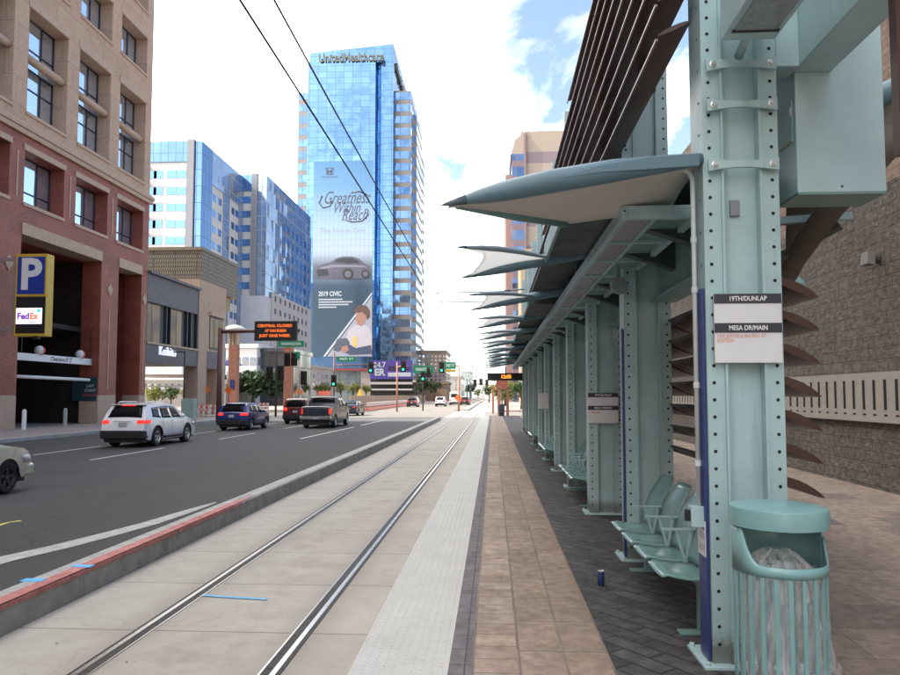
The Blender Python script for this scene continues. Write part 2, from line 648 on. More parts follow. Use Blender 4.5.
kerb_c = M('kerb_concrete', (.40, .385, .36), .85, var=.2, scale=5, bump=.25, bscale=70, dirt=.45)
kerb_face = M('kerb_face', (.30, .29, .275), .85, var=.22, scale=4, bump=.3, bscale=60, dirt=.6)
ground_c = M('city_ground', (.30, .27, .24), .9, var=.15, scale=.4)
side_c = pavers('sidewalk_slabs', [(.30, .24, .21), (.36, .29, .26), (.33, .27, .24)], (.16, .14, .12), 1.5, 1.5, .01, blotch=.3)
red_kerb = M('red_kerb_paint', (.46, .17, .15), .75, var=.3, scale=7, bump=.25, bscale=80, dirt=.55)
line_w = M('road_paint', (.62, .61, .58), .7, var=.22, scale=7, bump=.2, dirt=.25)
blue_tape = M('blue_mark', (.10, .42, .75), .6, var=.2, scale=20)
yellow_sp = M('yellow_spray', (.65, .62, .12), .6, var=.25, scale=20)

struct(MB().box(-1500, 1500, -300, 3000, -.6, -.02).build('ground', ground_c))
struct(MB().box(-20.8, -4.47, -40, 55, -.5, 0).build('road', asph.m))
junc_c = pavers('junction_concrete', [(.205, .18, .152), (.235, .208, .178), (.22, .192, .164)], (.10, .085, .07), 4.5, 4.5, .03, offset=0, nvar=.3, blotch=.35)
struct(MB().box(-20.8, -4.47, 55.003, 60, -.5, 0).build('road', junc_c))
struct(MB().box(-400, 400, 60.004, 86, -.5, -.003).build('cross_street', junc_c))
struct(MB().box(-20.8, -4.2, 86.004, 600, -.5, 0).build('road', junc_c))
struct(MB().box(-4.15, -.88, -30, 60, -.5, .0).build('track_bed', conc.m))
struct(MB().box(-4.4, -.88, 60.01, 86, -.5, .004).build('track_bed', conc.m))
struct(MB().box(-4.15, 1.2, 86.01, 600, -.5, .0).build('track_bed', conc.m))
m = MB().box(-34, -20.8, -40, 60, -.5, .15)
struct(m.build('sidewalk', side_c))
struct(MB().box(-21.0, -20.7, -40, 60.05, -.4, .154).build('kerb', kerb_c))
struct(MB().box(-120, -20.8, 86.01, 600, -.5, .15).build('sidewalk', side_c))
# kerb between road and track: flush top with chamfer, blocks 1.9 m long
m = MB()
y = -8.0
i = 0
while y < 57:
    L = min(1.9, 57 - y)
    prof = [(-4.47, -.2), (-4.47, .24), (-4.44, .27), (-4.18, .27), (-4.155, .25), (-4.145, -.2)]
    m.cur = 0
    k0 = len(m.f)
    m.prism([(a, y + .006, b) for a, b in prof], (0, L - .006, 0))
    for q in range(k0, len(m.f)):
        pass
    y += L
    i += 1
m.lathe((-4.31, 57, 0), [(.16, -.2), (.16, .24), (.13, .27), (0, .27)], 20)
struct(m.build('kerb', kerb_face))
# light concrete top of that kerb, red where painted
struct(MB().box(-4.435, -4.185, 12.6, 57, .26, .2735).build('kerb_top', kerb_c))
struct(MB().box(-4.435, -4.30, -8, 12.6, .26, .2735).build('kerb_top', kerb_c))
m = MB()
m.prism([(-4.30, -8, .2745), (-4.16, -8, .2745), (-4.16, 10.6, .2745), (-4.18, 12.55, .2745), (-4.30, 11.9, .2745)], (0, 0, -.01))
m.box(-4.148, -4.1425, -8, 11.8, .225, .262)
struct(m.build('red_kerb_stripe', red_kerb))
# far median beyond the junction
m = MB().box(-3.9, -3.1, 92, 260, -.2, .2)
struct(m.build('kerb', kerb_c))
# rails
rail_s = M('rail_steel', (.48, .46, .44), .3, 1, var=.15, scale=14)
rail_d = M('rail_groove', (.025, .02, .018), .7, var=.3, scale=20)
for xr, sgn in ((-3.05, 1), (-1.61, -1)):
    m = MB()
    m.box(xr - .021, xr + .021, -20, 600, -.08, .010)
    xg_ = xr + sgn * .100
    m.box(xg_ - .007, xg_ + .007, -20, 600, -.08, .008)
    m.cur = 1
    m.box(xr + .021 if sgn > 0 else xr - .092, xr + .092 if sgn > 0 else xr - .021, -20, 600, -.09, .0065)
    m.box(xr - .055 if sgn > 0 else xr + .021, xr - .021 if sgn > 0 else xr + .055, -20, 600, -.09, .0065)
    o = m.build('rail', [rail_s, rail_d])
    struct(o)

# platform with its bands of paving
tact = NT('tactile_paving')
v = tact.pos()
sp_ = tact.n('ShaderNodeSeparateXYZ'); tact.l(v, sp_.inputs[0])
def cell(x, p):
    f = tact.math('FRACT', tact.math('DIVIDE', x, p))
    return tact.math('POWER', tact.math('SUBTRACT', f, .5), 2)
r2 = tact.math('SQRT', tact.math('ADD', cell(sp_.outputs[0], .06), cell(sp_.outputs[1], .06)))
dome = tact.ramp(r2, [(.16, 1), (.30, 0)])
nn = tact.noise(v, 2.2, 6, .75)
c = tact.ramp(nn, [(.3, (.45, .44, .415)), (.65, (.565, .555, .53))])
tj = tact.math('LESS_THAN', tact.math('FRACT', tact.math('DIVIDE', sp_.outputs[1], .61)), .008)
c = tact.mix(tact.math('MULTIPLY', tj, .3), c, (.25, .23, .21))
ns = tact.noise(v, 7, 6, .8)
c = tact.mix(tact.ramp(ns, [(.60, 0), (.72, .55)]), c, (.28, .26, .24))
c = tact.mix(tact.math('MULTIPLY', tact.ramp(r2, [(.24, 0), (.34, .30)]), tact.ramp(nn, [(.35, .3), (.65, 1)])), c, (.36, .34, .32))
tact.col(c); tact.rough(.7); tact.bump(dome, .9, .006)

edge_p = pavers('edge_pavers', [(.10, .085, .10), (.14, .12, .13), (.12, .10, .11)], (.05, .045, .045), .16, .27, .006, loc=(.02, 0, 0), offset=0)
tan_p = pavers('tan_pavers', [(.30, .215, .165), (.25, .18, .145), (.29, .235, .19), (.34, .25, .19), (.31, .29, .245)], (.13, .10, .085), .29, .235, .006, loc=(.13, 0, 0), offset=0, nvar=.35, blotch=.3)
red_p = pavers('red_pavers', [(.245, .175, .135), (.28, .205, .155), (.215, .155, .125), (.30, .22, .17)], (.13, .10, .085), .292, .62, .007, loc=(.13, .1, 0), offset=0, nvar=.35, blotch=.35)
dark_p = pavers('dark_pavers', [(.030, .027, .030), (.070, .064, .067), (.048, .044, .047)], (.012, .011, .011), .42, .155, .011, rot=radians(52), nvar=.45, blotch=.4)
plaza_p = pavers('plaza_slabs', [(.225, .168, .135), (.26, .20, .16), (.20, .15, .122), (.28, .215, .175), (.24, .18, .145), (.10, .085, .08)], (.15, .11, .095), .62, .62, .007, rot=radians(3), nvar=.35, offset=.5, blotch=.3)
xs = [-.88, -.28, -.13, .155, .45, .735, 2.05, 30]
mats = [tact.m, edge_p, tan_p, red_p, red_p, dark_p, plaza_p, kerb_c]
m = MB()
Y0, Y1 = -12, 58
for k in range(7):
    m.cur = k
    a, b = xs[k], xs[k + 1]
    m.quad((a, Y0, ZP), (b, Y0, ZP), (b, Y1, ZP), (a, Y1, ZP))
m.cur = 7
m.quad((-.88, Y0, -.3), (-.88, Y0, ZP), (-.88, Y1, ZP), (-.88, Y1, -.3))
m.quad((-.88, Y1, -.3), (-.88, Y1, ZP), (30, Y1, ZP), (30, Y1, -.3))
struct(m.build('platform', mats, recalc=False))
# joints with pale grout between the bands
m = MB()
for x in (-.13, .155, .45, .735):
    m.box(x - .006, x + .006, -12, 58, ZP - .01, ZP + .004)
struct(m.build('paving_joint', M('joint_grout', (.21, .16, .135), .9, var=.3, scale=3)))
struct(MB().box(1.2, 40, 86.01, 600, -.5, .2).build('sidewalk', side_c))

# painted markings
def gline(pts, w_, name, mat, z=.006):
    m = MB()
    rows = []
    for i, p in enumerate(pts):
        a = Vector(pts[max(0, i - 1)]); b = Vector(pts[min(len(pts) - 1, i + 1)])
        d = (b - a).normalized(); n = Vector((d.y, -d.x, 0))
        ww = w_[i] if isinstance(w_, list) else w_
        p = Vector(p)
        q1, q2 = p - n * ww / 2, p + n * ww / 2
        rows.append([(q1.x, q1.y, z), (q2.x, q2.y, z)])
    m.grid(rows)
    return struct(m.build(name, mat, recalc=False))
def G(u, v, z=0.0):
    return P(u, v, Z=z)
pts = [G(-60, 578), G(0, 560.5), G(60, 547), G(109, 534.5), G(150, 523.5), G(180, 514), G(205, 506), G(216, 502.5)]
pts = [pts[0] + (pts[0] - pts[1]).normalized() * 9] + pts
gline([(p.x, p.y, 0) for p in pts], [.36, .36, .36, .34, .32, .3, .25, .14, .04], 'lane_marking', M('gutter_strip', (.42, .41, .39), .8, var=.2, scale=6, bump=.2, dirt=.3))
for (x, ya, yb) in ((-12.55, 21.9, 27.0), (-12.55, 32.5, 37.6), (-15.5, 23.6, 27.8), (-15.5, 34.5, 39.6), (-15.5, 12.0, 17), (-12.55, 11, 16), (-12.55, 43, 48), (-15.5, 46, 51)):
    gline([(x, ya, 0), (x, yb, 0)], .11, 'lane_marking', line_w)
gline([(-8.9, 33, 0), (-8.75, 45, 0)], .15, 'lane_marking', line_w)
gline([(-8.75, 47.5, 0), (-8.7, 58.4, 0)], .15, 'lane_marking', line_w)
gline([(-20.6, 58.9, 0), (-4.7, 58.9, 0)], .5, 'stop_line', line_w)
gline([(-20.6, 86.9, 0), (-4.4, 86.9, 0)], .35, 'crosswalk_line', line_w)
gline([(-20.6, 90.2, 0), (-4.4, 90.2, 0)], .35, 'crosswalk_line', line_w)
# sprayed and taped marks
p0 = [G(-12, 529), G(2, 524.5), G(9, 522.5), G(21, 521)]
gline([(p.x, p.y, 0) for p in p0], [.1, .08, .05, .10], 'spray_mark', yellow_sp)
p0 = [G(203, 596), G(235, 598), G(267, 600)]
gline([(p.x, p.y, 0) for p in p0], .05, 'tape_mark', blue_tape, z=.008)
for u, v_ in ((33, 580), (82, 566)):
    p = G(u, v_, .275)
    struct(MB().box(p.x - .1, p.x + .11, p.y - .05, p.y + .05, .27, .2785).build('tape_mark', blue_tape))

# litter: small leaves and grit on platform edge and track
m = MB()
rr = random.Random(4)
for _ in range(80):
    y = rr.uniform(4, 26); x = rr.uniform(-4.0, -1.0)
    s_ = rr.uniform(.004, .014); a = rr.uniform(0, 6)
    m.add([(x + s_ * cos(a + t) * (1 if t % 2 else .6), y + s_ * sin(a + t), .006 + .003 * (t % 2)) for t in (0, 1.6, 3.1, 4.7)], [(0, 1, 2, 3)])
stuff(m.build('grit', M('grit', (.10, .075, .055), .9, var=.3), recalc=False))
for o in [x for x in COL.objects if x.name.startswith('grit')]:
    tag(o, 'dark specks of grit and dead leaves scattered over the concrete track bed', 'litter')

# ------------------------------------------------------------------ station columns
YK = [4.65 + 2.85 * k for k in range(11)]
CX0, CX1, CD, CTOP = 1.355, 1.83, .27, 7.3


def column_at(yk, label):
    t = thing('steel_column', label, 'column', ((CX0 + CX1) / 2, yk + CD / 2, ZP), 'riveted columns of the station shelter')
    wd = CX1 - CX0
    fl = .125
    z0, z1 = ZP + .015, CTOP
    m = MB()
    m.box(CX0 + fl - .05, CX1 - fl + .05, yk + .058, yk + CD - .058, z0, z1)
    m.build('web', teal, t)
    for xa, xb in ((CX0, CX0 + fl), (CX1 - fl, CX1)):
        m = MB()
        m.box(xa, xb, yk, yk + .014, z0, z1)
        m.box(xa, xb, yk + CD - .014, yk + CD, z0, z1)
        xo = xa if xa == CX0 else xb - .014
        m.box(xo, xo + .014, yk + .014, yk + CD - .014, z0, z1)
        xi = xb - .016 if xa == CX0 else xa
        m.box(xi, xi + .016, yk - .020, yk, z0, z1)           # upstanding lip beside the web
        m.box(xi + (.005 if xa == CX0 else 0), xi + (.016 if xa == CX0 else .011), yk + .014, yk + .050, z0, z1)
        m.cur = 1
        xh = xa + .042 if xa == CX0 else xb - .042
        z = z0 + .12
        while z < z1 - .05:
            m.disc((xh, yk - .0025, z), .0115, 9, 'y')
            z += .108
        if xa == CX0:
            z = z0 + .12
            while z < z1 - .05:
                m.disc((CX0 - .0025, yk + .07, z), .0105, 8, 'x')
                z += .216
        m.build('flange', [teal, dark_hole], t, recalc=False)
    m = MB()
    m.box(CX0 - .07, CX1 + .07, yk - .07, yk + CD + .07, ZP, ZP + .02)
    for dx in (-.045, wd + .045):
        for dy in (-.045, CD + .045):
            m.lathe((CX0 + dx, yk + dy, ZP + .02), [(.018, 0), (.018, .02), (0, .02)], 6)
    m.build('base_plate', teal_pale, t, bevel=.003)
    # bow-tie plates with bolts
    for h in (2.12, 1.855, 1.465):
        z = CAM_Z + h
        m = MB()
        poly = []
        N = 12
        xa, xb = CX0 + .022, CX1 - .012
        for i in range(N + 1):
            s_ = i / N
            poly.append((xa + (xb - xa) * s_, z + .022 + .020 * (2 * s_ - 1) ** 2))
        for i in range(N, -1, -1):
            s_ = i / N
            poly.append((xa + (xb - xa) * s_, z - .020 - .024 * (2 * s_ - 1) ** 2))
        m.prism([(a, yk - .026, b) for a, b in poly], (0, -.022, 0))
        pl = m.build('tie_plate', teal, t, bevel=.003)
        m = MB()
        for x in (xa + .04, xb - .04):
            m.lathe((x, yk - .048, z), [(.022, 0), (.022, -.004), (.013, -.006), (.013, -.018), (0, -.018)], 12, axis='y')
        m.build('bolt', steel, pl)
    return t


clabs = ['riveted teal steel column beside the litter bin, nearest in the row',
         'second riveted teal column from the camera, at the far end of the nearest bench',
         'third riveted teal column from the camera, carrying the smaller white platform sign',
         'fourth riveted teal column along the platform, standing at the second bench',
         'fifth riveted teal column along the platform row',
         'sixth riveted teal column along the platform row',
         'seventh riveted teal column along the platform row',
         'eighth riveted teal column along the platform row',
         'ninth riveted teal column along the platform row',
         'tenth riveted teal column along the platform, next to last',
         'last riveted teal column at the far end of the platform row']
col0 = column_at(YK[0], clabs[0])
for k in range(1, 11):
    c_ = copy_tree(col0, None, (0, YK[k] - YK[0], 0))
    c_['label'] = clabs[k]
    if k == 1:
        col1 = c_

# navy panel on the track side of columns A, B
def blue_panel(t, yk, notice):
    za = ZP + .03 if notice else ZP + .03
    m = MB(); m.box(CX0 - .022, CX0 - .004, yk + .02, yk + (CD - .08 if notice else .085), za, 2.72)
    np_ = m.build('navy_panel', navy, t, bevel=.003)
    if notice:
        m = MB(); m.box(CX0 - .027, CX0 - .022, yk + .022, yk + CD - .085, 1.02, 1.24)
        m.cur = 1
        for i, zz_ in enumerate((1.20, 1.16, 1.145, 1.13, 1.09, 1.075, 1.06)):
            m.box(CX0 - .0285, CX0 - .027, yk + .035, yk + (.1 if i == 0 else .155), zz_ - (.012 if i == 0 else .003), zz_)
        m.build('notice', [sign_white, navy], np_)
    return t
blue_panel(col0, YK[0], True)
blue_panel(col1, YK[1], False)

# station signs
def sign_on(yk, xc, zt, wd, ht, label, full):
    yf = yk - .030
    t = thing('platform_sign', label, 'sign', (xc, yf - .008, zt - ht), 'white platform direction signs')
    m = MB(); m.box(xc - wd / 2, xc + wd / 2, yf - .016, yf, zt - ht, zt)
    m.build('panel', sign_white, t, bevel=.002)
    h1 = ht * .14
    for i, (zz_, s_) in enumerate(((zt, '19TH/DUNLAP'), (zt - ht * .425, 'MESA DR/MAIN'))):
        m = MB(); m.box(xc - wd / 2, xc + wd / 2, yf - .0195, yf - .0165, zz_ - h1, zz_)
        b = m.build('header', sign_dark, t)
        text_mesh('lettering', s_, white_p, b, (xc, yf - .0205, zz_ - h1 * .52), h1 * .68, extrude=.0008, bold=.0009, fit=wd * (.55 if i == 0 else .57))
    if full:
        text_mesh('lettering', 'USE JEFFERSON/3RD ST', orange_txt, t, (xc - wd * .10, yf - .0175, zt - ht * .615), h1 * .5, extrude=.0006, fit=wd * .72)
        text_mesh('lettering', 'STATION', orange_txt, t, (xc - wd * .335, yf - .0175, zt - ht * .68), h1 * .5, extrude=.0006, fit=wd * .25)
    else:
        m = MB(); m.box(xc - wd * .4, xc - wd * .1, yf - .0185, yf - .0165, zt - ht * .66, zt - ht * .63)
        m.build('lettering', orange_txt, t)
    return t
pA, pB = P(711.5, 295, Y=YK[0]), P(780, 363, Y=YK[0])
sign_on(YK[0], (pA.x + pB.x) / 2, pA.z, pB.x - pA.x, pA.z - pB.z, 'white and black direction sign with orange line on the nearest column', True)
pA, pB = P(587.5, 393, Y=YK[2]), P(618, 423, Y=YK[2])
sign_on(YK[2], (pA.x + pB.x) / 2, pA.z, pB.x - pA.x, pA.z - pB.z, 'smaller looking white direction sign on the third column', False)
p = P(543, 397, Y=YK[5])
t = MB().box(p.x - .14, p.x + .14, YK[5] - .05, YK[5] - .03, p.z - .3, p.z + .1)
tag(t.build('notice_board', sign_white), 'tiny white notice on a column far down the platform', 'notice')

# grey cover plate and conduit on column A
p = P(737, 206.5, Y=YK[0])
m = MB(); m.box(p.x - .03, p.x + .03, YK[0] + .036, YK[0] + .0575, p.z - .052, p.z + .052)
tag(m.build('cover_plate', grey_plate, bevel=.003), 'small grey blank plate on the web of the nearest column', 'cover plate')
m = MB()
px_ = CX0 - .04
zt_ = P(697, 168, Y=YK[0] + .1).z
pts = [(px_ - .13, YK[0] + .1, zt_), (px_ - .06, YK[0] + .1, zt_ - .002), (px_ - .018, YK[0] + .1, zt_ - .03), (px_, YK[0] + .1, zt_ - .08)]
pts += [(px_, YK[0] + .1, zt_ - .3), (px_, YK[0] + .1, 1.33)]
m.tube(pts, .0155, 10)
for zz_ in (3.05, 2.72, 2.1, 1.6):
    m.lathe((px_, YK[0] + .1, zz_), [(.016, -.02), (.021, -.018), (.021, .018), (.016, .02)], 12)
tag(m.build('conduit', pipe_white), 'thin pale conduit pipe bending down the side of the nearest column', 'conduit')
t = thing('outlet_box', 'small pale outlet box at the foot of the conduit above the bench', 'outlet box', (px_ - .03, YK[0] + .1, 1.2))
m = MB(); m.box(px_ - .06, px_ + .02, YK[0] + .055, YK[0] + .145, 1.2, 1.33); m.build('box', teal_pale, t, bevel=.004)
m = MB(); m.box(px_ - .09, px_ - .06, YK[0] + .075, YK[0] + .12, 1.235, 1.305); m.build('cover', black, t, bevel=.004)

# electrical cabinet to the right of column A, and the beam that dies into it
t = thing('electrical_cabinet', 'large pale teal metal cabinet hung high beside the nearest column', 'cabinet', (2.28, 4.95, 3.36))
bx0, bx1, by0, by1, bz0, bz1 = 2.0, 2.565, 4.78, 5.12, 3.362, 4.62
m = MB(); m.box(bx0, bx1, by0, by1, bz0, bz1)
m.build('housing', teal_pale, t, bevel=.006)
m = MB(); m.box(bx0 - .006, bx0, by0 + .05, by1 - .07, 3.72, 4.0); d_ = m.build('access_door', teal, t, bevel=.002)
m = MB(); m.box(bx0 - .012, bx0 - .006, by0 + .055, by0 + .075, 3.9, 3.96); m.build('latch', white_p, d_)
m = MB(); m.box(bx0 - .008, bx0 - .0062, by0 + .06, by1 - .08, 3.725, 3.737); m.build('warning_label', M('label_yellow', (.55, .40, .08), .5, var=.1), d_)
m = MB(); m.lathe(((bx0 + bx1) / 2, by0, 3.40), [(.008, 0), (.008, -.004), (0, -.004)], 8, axis='y'); m.build('screw', dark_metal, t)
m = MB(); m.box(bx0 + .004, bx1 - .004, by0 + .004, by1 - .004, 3.35, 3.362); m.build('bottom_plate', teal2, t)

m = MB(); m.box(1.985, 2.235, -1.2, 4.775, 4.165, 4.9)
t = thing('box_beam', 'heavy teal box beam coming overhead and ending at the cabinet', 'beam', (2.11, 1.8, 4.165))
m.build('beam', teal, t, bevel=.008)
m = MB(); m.box(1.835, 1.985, 4.66, 4.9, 4.16, 4.88); m.build('bracket', teal, t, bevel=.006)
m = MB(); m.box(1.83, 2.235, 4.775, 5.1, 4.62, 4.9); m.build('end_block', teal, t, bevel=.004)

# floodlight high on the front of column A
t = thing('flood_light', 'pale teal flood light fitting at the head of the nearest column', 'light fitting', (1.62, 4.2, 4.28))
zb = CAM_Z + 2.22
m = MB()
m.prism([(1.44, 4.5, zb), (1.44, 3.5, zb + .02), (1.44, 3.4, zb + .2), (1.44, 4.5, zb + .28)], (.33, 0, 0))
m.build('housing', teal_pale, t, bevel=.008)
m = MB(); m.box(1.48, 1.73, 3.66, 4.36, zb - .006, zb + .03); m.build('lens', M('lens_glass', (.30, .34, .34), .15, var=.2, scale=20), t)
m = MB(); m.box(1.465, 1.745, 4.36, 4.38, zb - .012, zb); m.box(1.465, 1.745, 3.64, 3.66, zb - .012, zb + .01); m.build('lens_frame', dark_metal, t)
m = MB(); m.tube([(1.6, 4.45, zb + .05), (1.6, 4.66, zb - .03)], .028, 10); m.build('bracket', teal, t)

# ------------------------------------------------------------------ roof: sails, trough lights, slabs, girders, louvers
memb = NT('membrane')
vv_ = memb.pos()
memb.col(memb.ramp(memb.noise(vv_, 3, 5, .7), [(.3, (.76, .75, .73)), (.7, (.82, .81, .79))]))
memb.rough(.7)
tr = memb.n('ShaderNodeBsdfTranslucent'); tr.inputs[0].default_value = (.97, .97, .96, 1)
ms_ = memb.n('ShaderNodeMixShader'); ms_.inputs[0].default_value = .72
outn = memb.t.nodes['Material Output']
memb.l(memb.b.outputs[0], ms_.inputs[1]); memb.l(tr.outputs[0], ms_.inputs[2]); memb.l(ms_.outputs[0], outn.inputs[0])
memb = memb.m
memb2 = M('membrane_shaded', (.62, .58, .53), .7, var=.06, scale=2)  # the sails' white sheet again, with underside shade put into a dimmer cream
tan_sheet = M('roof_lining', (.30, .265, .225), .7, var=.12, scale=2.5)

def spear(m, root, tip, r=.062, side=True):
    root, tip = Vector(root), Vector(tip)
    prof = [(0, .60), (.12, .80), (.35, 1.08), (.6, 1.1), (.78, .95), (.88, .68), (.94, .40), (.985, .2), (1, .06)]
    pts, rs = [], []
    for s_, k in prof:
        p = root.lerp(tip, s_)
        p.z += .03 * sin(pi * s_)
        pts.append(p); rs.append(r * k)
    m.tube(pts, rs, 14)
    return pts, rs

def nosecap(m, root, tip, r):
    root, tip = Vector(root), Vector(tip)
    d = tip - root
    pts = [root + d * s_ + Vector((0, 0, .03 * sin(pi * s_))) for s_ in (.93, .985, 1.0, 1.03)]
    m.tube(pts, [r * .48, r * .30, r * .22, r * .03], 12)

RX, RZ, TX, TZ = .56, 3.415, -.28, 3.25
def sail(k, label):
    yk = YK[k] - .15
    t = thing('canopy_sail', label, 'canopy', ((TX + CX0) / 2, yk, 3.2), 'winged sails along the canopy edge')
    root, tip = (1.352, yk + (.17 if k == 0 else .17), 3.56), (TX, yk, TZ)
    m = MB(); spear(m, root, tip, .068 if k == 0 else .056)
    b = m.build('boom', boom_blue, t)
    m = MB(); nosecap(m, root, tip, .068 if k == 0 else .056); m.build('nose_cap', M('boom_tip', (.09, .14, .17), .35, var=.05), b)
    # long fin riding on the boom
    m = MB()
    pr = [Vector(root).lerp(Vector(tip), s_) + Vector((0, 0, .03 * sin(pi * s_))) for s_ in (.02, .2, .4, .56)]
    prof = [(p.x, p.y - .055, p.z + dz) for p, dz in zip(pr, (.02, .035, .03, .0))] + [(p.x, p.y - .055, p.z + dz) for p, dz in zip(pr[::-1], (-.012, -.02, -.045, -.06))]
    m.prism(prof, (0, -.02, 0)); m.build('fin', boom_blue, b, bevel=.003)
    if k == 0:
        far_tip, far_root = Vector((TX + .05, yk + .05, TZ - .01)), Vector((RX, yk + 1.0, RZ - .06))
        m = MB(); m.tube([far_root, far_root.lerp(far_tip, .5), far_tip], [.035, .035, .012], 10); m.build('edge_rail', teal2, t)
        rows = []
        for i in range(13):
            a = Vector(root).lerp(Vector(tip), i / 12); a.z -= .02
            if i / 12 < .5:
                e = far_root.lerp(Vector((1.35, yk + 1.0, 3.45)), 1 - i / 6)
            else:
                e = far_root.lerp(far_tip, i / 6 - 1)
            rows.append([a.lerp(e, j / 8) + Vector((0, 0, .03 * sin(pi * j / 8))) for j in range(9)])
        m = MB(); m.smooth = True; m.grid(rows); o = m.build('membrane', memb2, t)
    else:
        near_tip, near_root = Vector((TX, yk - 1.5, TZ)), Vector((RX, yk - .12, RZ))
        m = MB(); spear(m, near_root, near_tip, .024); b2 = m.build('boom', boom_pale, t)
        m = MB(); nosecap(m, near_root, near_tip, .03); m.build('nose_cap', MATS['boom_tip'], b2)
        mr = Vector((RX, yk, RZ + .03)); mt = Vector(tip)
        rows = []
        for i in range(17):
            row = []
            for j in range(13):
                tt = j / 12
                s_ = i / 16
                bow = 4 * tt * (1 - tt)
                sp2 = .05 + .95 * (s_ + (1 - s_) * .19 * bow)
                a = near_tip.lerp(near_root, sp2); e = mt.lerp(mr, sp2)
                q = a.lerp(e, tt)
                q.z += .06 * bow * sin(pi * min(1, sp2)) + .035 * sin(pi * (1 - sp2))
                row.append(q)
            rows.append(row)
        m = MB(); m.smooth = True; m.grid(rows); o = m.build('membrane', memb, t)
    sd_ = o.modifiers.new('thickness', 'SOLIDIFY'); sd_.thickness = .012
    return t
ordn = ['first', 'second', 'third', 'fourth', 'fifth', 'sixth', 'seventh', 'eighth', 'ninth', 'tenth', 'last']
s0 = sail(0, 'nearest single spear boom with membrane coloured a shaded cream, jutting from the nearest column')
s1 = sail(1, 'white swallowtail sail next beyond the nearest spear boom, the nearest forked one')
for k in range(2, 11):
    c_ = copy_tree(s1, None, (0, YK[k] - YK[1], 0))
    c_['label'] = '%s sail in the row along the canopy edge, white and forked' % ordn[k]

# trough lights, one per bay
diff = M('diffuser', (.36, .33, .38), .3, var=.1, scale=6)
def trough(k):
    y0, y1 = (5.28 if k == 0 else YK[k] + .40), YK[k + 1] + .395
    t = thing('canopy_light', 'first trough light from the camera, under the canopy between the two nearest columns' if k == 0 else '', 'light fitting', (1.2, (y0 + y1) / 2, 3.3), 'trough lights under the canopy')
    xa, xb, za, zb_ = .945, 1.52, 3.325, 3.425
    m = MB()
    m.box(xa, xa + .05, y0, y1, za, zb_); m.box(xb - .05, xb, y0, y1, za, zb_)
    m.box(xa + .05, xb - .05, y0, y0 + .05, za, zb_)
    m.box(xa + .05, xb - .05, y0 + .051, y1, zb_ - .02, zb_ - .003)
    n = 3
    st = (y1 - y0 - .05) / n
    for i in range(1, n + 1):
        m.box(xa + .05, xb - .05, y0 + i * st, y0 + .05 + i * st, za, zb_ - .021)
    m.box(xa + .24, xa + .27, y0 + .05, y1 - .05, za + .004, zb_ - .021)
    m.build('frame', teal, t, bevel=.004)
    for i in range(n):
        m = MB(); m.box(xa + .06, xa + .23, y0 + .06 + i * st, y0 + st - .01 + i * st, za + .02, za + .03); m.build('diffuser', diff, t)
        m = MB(); m.box(xa + .29, xb - .07, y0 + .06 + i * st, y0 + st - .01 + i * st, za + .035, za + .045); m.build('soffit_panel', teal2, t)
    if k == 0:
        m = MB(); m.lathe((xa + .025, y0, (za + zb_) / 2 + .01), [(.008, 0), (.008, -.004), (0, -.004)], 8, axis='y'); m.build('bolt', dark_metal, t)
    return t
t0 = trough(0)
t1 = trough(1); t1['label'] = 'second trough light from the camera, under the canopy'
for k in range(2, 10):
    c_ = copy_tree(t1, None, (0, YK[k] - YK[1], 0))
    c_['label'] = '%s trough light from the camera, under the canopy' % ordn[k]

# roof slabs (alternate bays) and rafters at every column, girders in every bay
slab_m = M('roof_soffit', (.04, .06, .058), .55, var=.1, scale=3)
def slab(y0, y1, label):
    t = thing('roof_slab', label, 'roof panel', (.95, (y0 + y1) / 2, 3.4), 'flat roof panels behind the sails')
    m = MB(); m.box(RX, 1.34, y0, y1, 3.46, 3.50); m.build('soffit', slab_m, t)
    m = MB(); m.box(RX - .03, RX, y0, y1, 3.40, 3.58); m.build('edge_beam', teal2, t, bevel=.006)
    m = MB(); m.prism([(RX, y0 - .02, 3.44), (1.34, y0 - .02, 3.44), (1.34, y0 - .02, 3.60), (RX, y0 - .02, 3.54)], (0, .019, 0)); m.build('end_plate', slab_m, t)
    return t
sl = slab(5.5, 7.35, 'nearest flat dark roof panel, behind the nearest forked sail')
for i, k in enumerate((2, 4, 6, 8)):
    c_ = copy_tree(sl, None, (0, 2.85 * k, 0))
    c_['label'] = '%s flat dark roof panel from the camera along the canopy' % ordn[i + 1]

def girder(k):
    y0, y1 = YK[k] + CD + .004, YK[k + 1] - .03
    t = thing('roof_girder', 'nearest roof girder, between the two nearest columns' if k == 0 else 'second roof girder from the camera between the platform columns', 'girder', (1.66, (y0 + y1) / 2, 2.95), 'roof girders between columns')
    m = MB()
    m.prism([(1.70, y0, 3.02), (1.70, y0, 3.50), (1.70, y1, 3.50), (1.70, y1, 3.02)], (.10, 0, 0))
    m.build('web', teal2, t, bevel=.004)
    m = MB(); m.box(1.62, 1.88, y0, y1, 2.985, 3.015); m.box(1.62, 1.88, y0, y1, 3.505, 3.53); m.build('flange', teal2, t, bevel=.003)
    m = MB(); m.box(.60, 1.95 if k == 0 else 2.95, y0 + .45 if k == 0 else y0 - CD, y1 + .028, 3.62, 3.66); m.build('soffit', slab_m, t)  # soffit added wide over the bays to block top light from the columns
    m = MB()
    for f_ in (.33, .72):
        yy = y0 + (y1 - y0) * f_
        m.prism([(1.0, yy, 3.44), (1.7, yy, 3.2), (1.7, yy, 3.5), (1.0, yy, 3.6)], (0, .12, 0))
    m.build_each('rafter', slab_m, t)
    return t
girder(0)
g0 = girder(1)
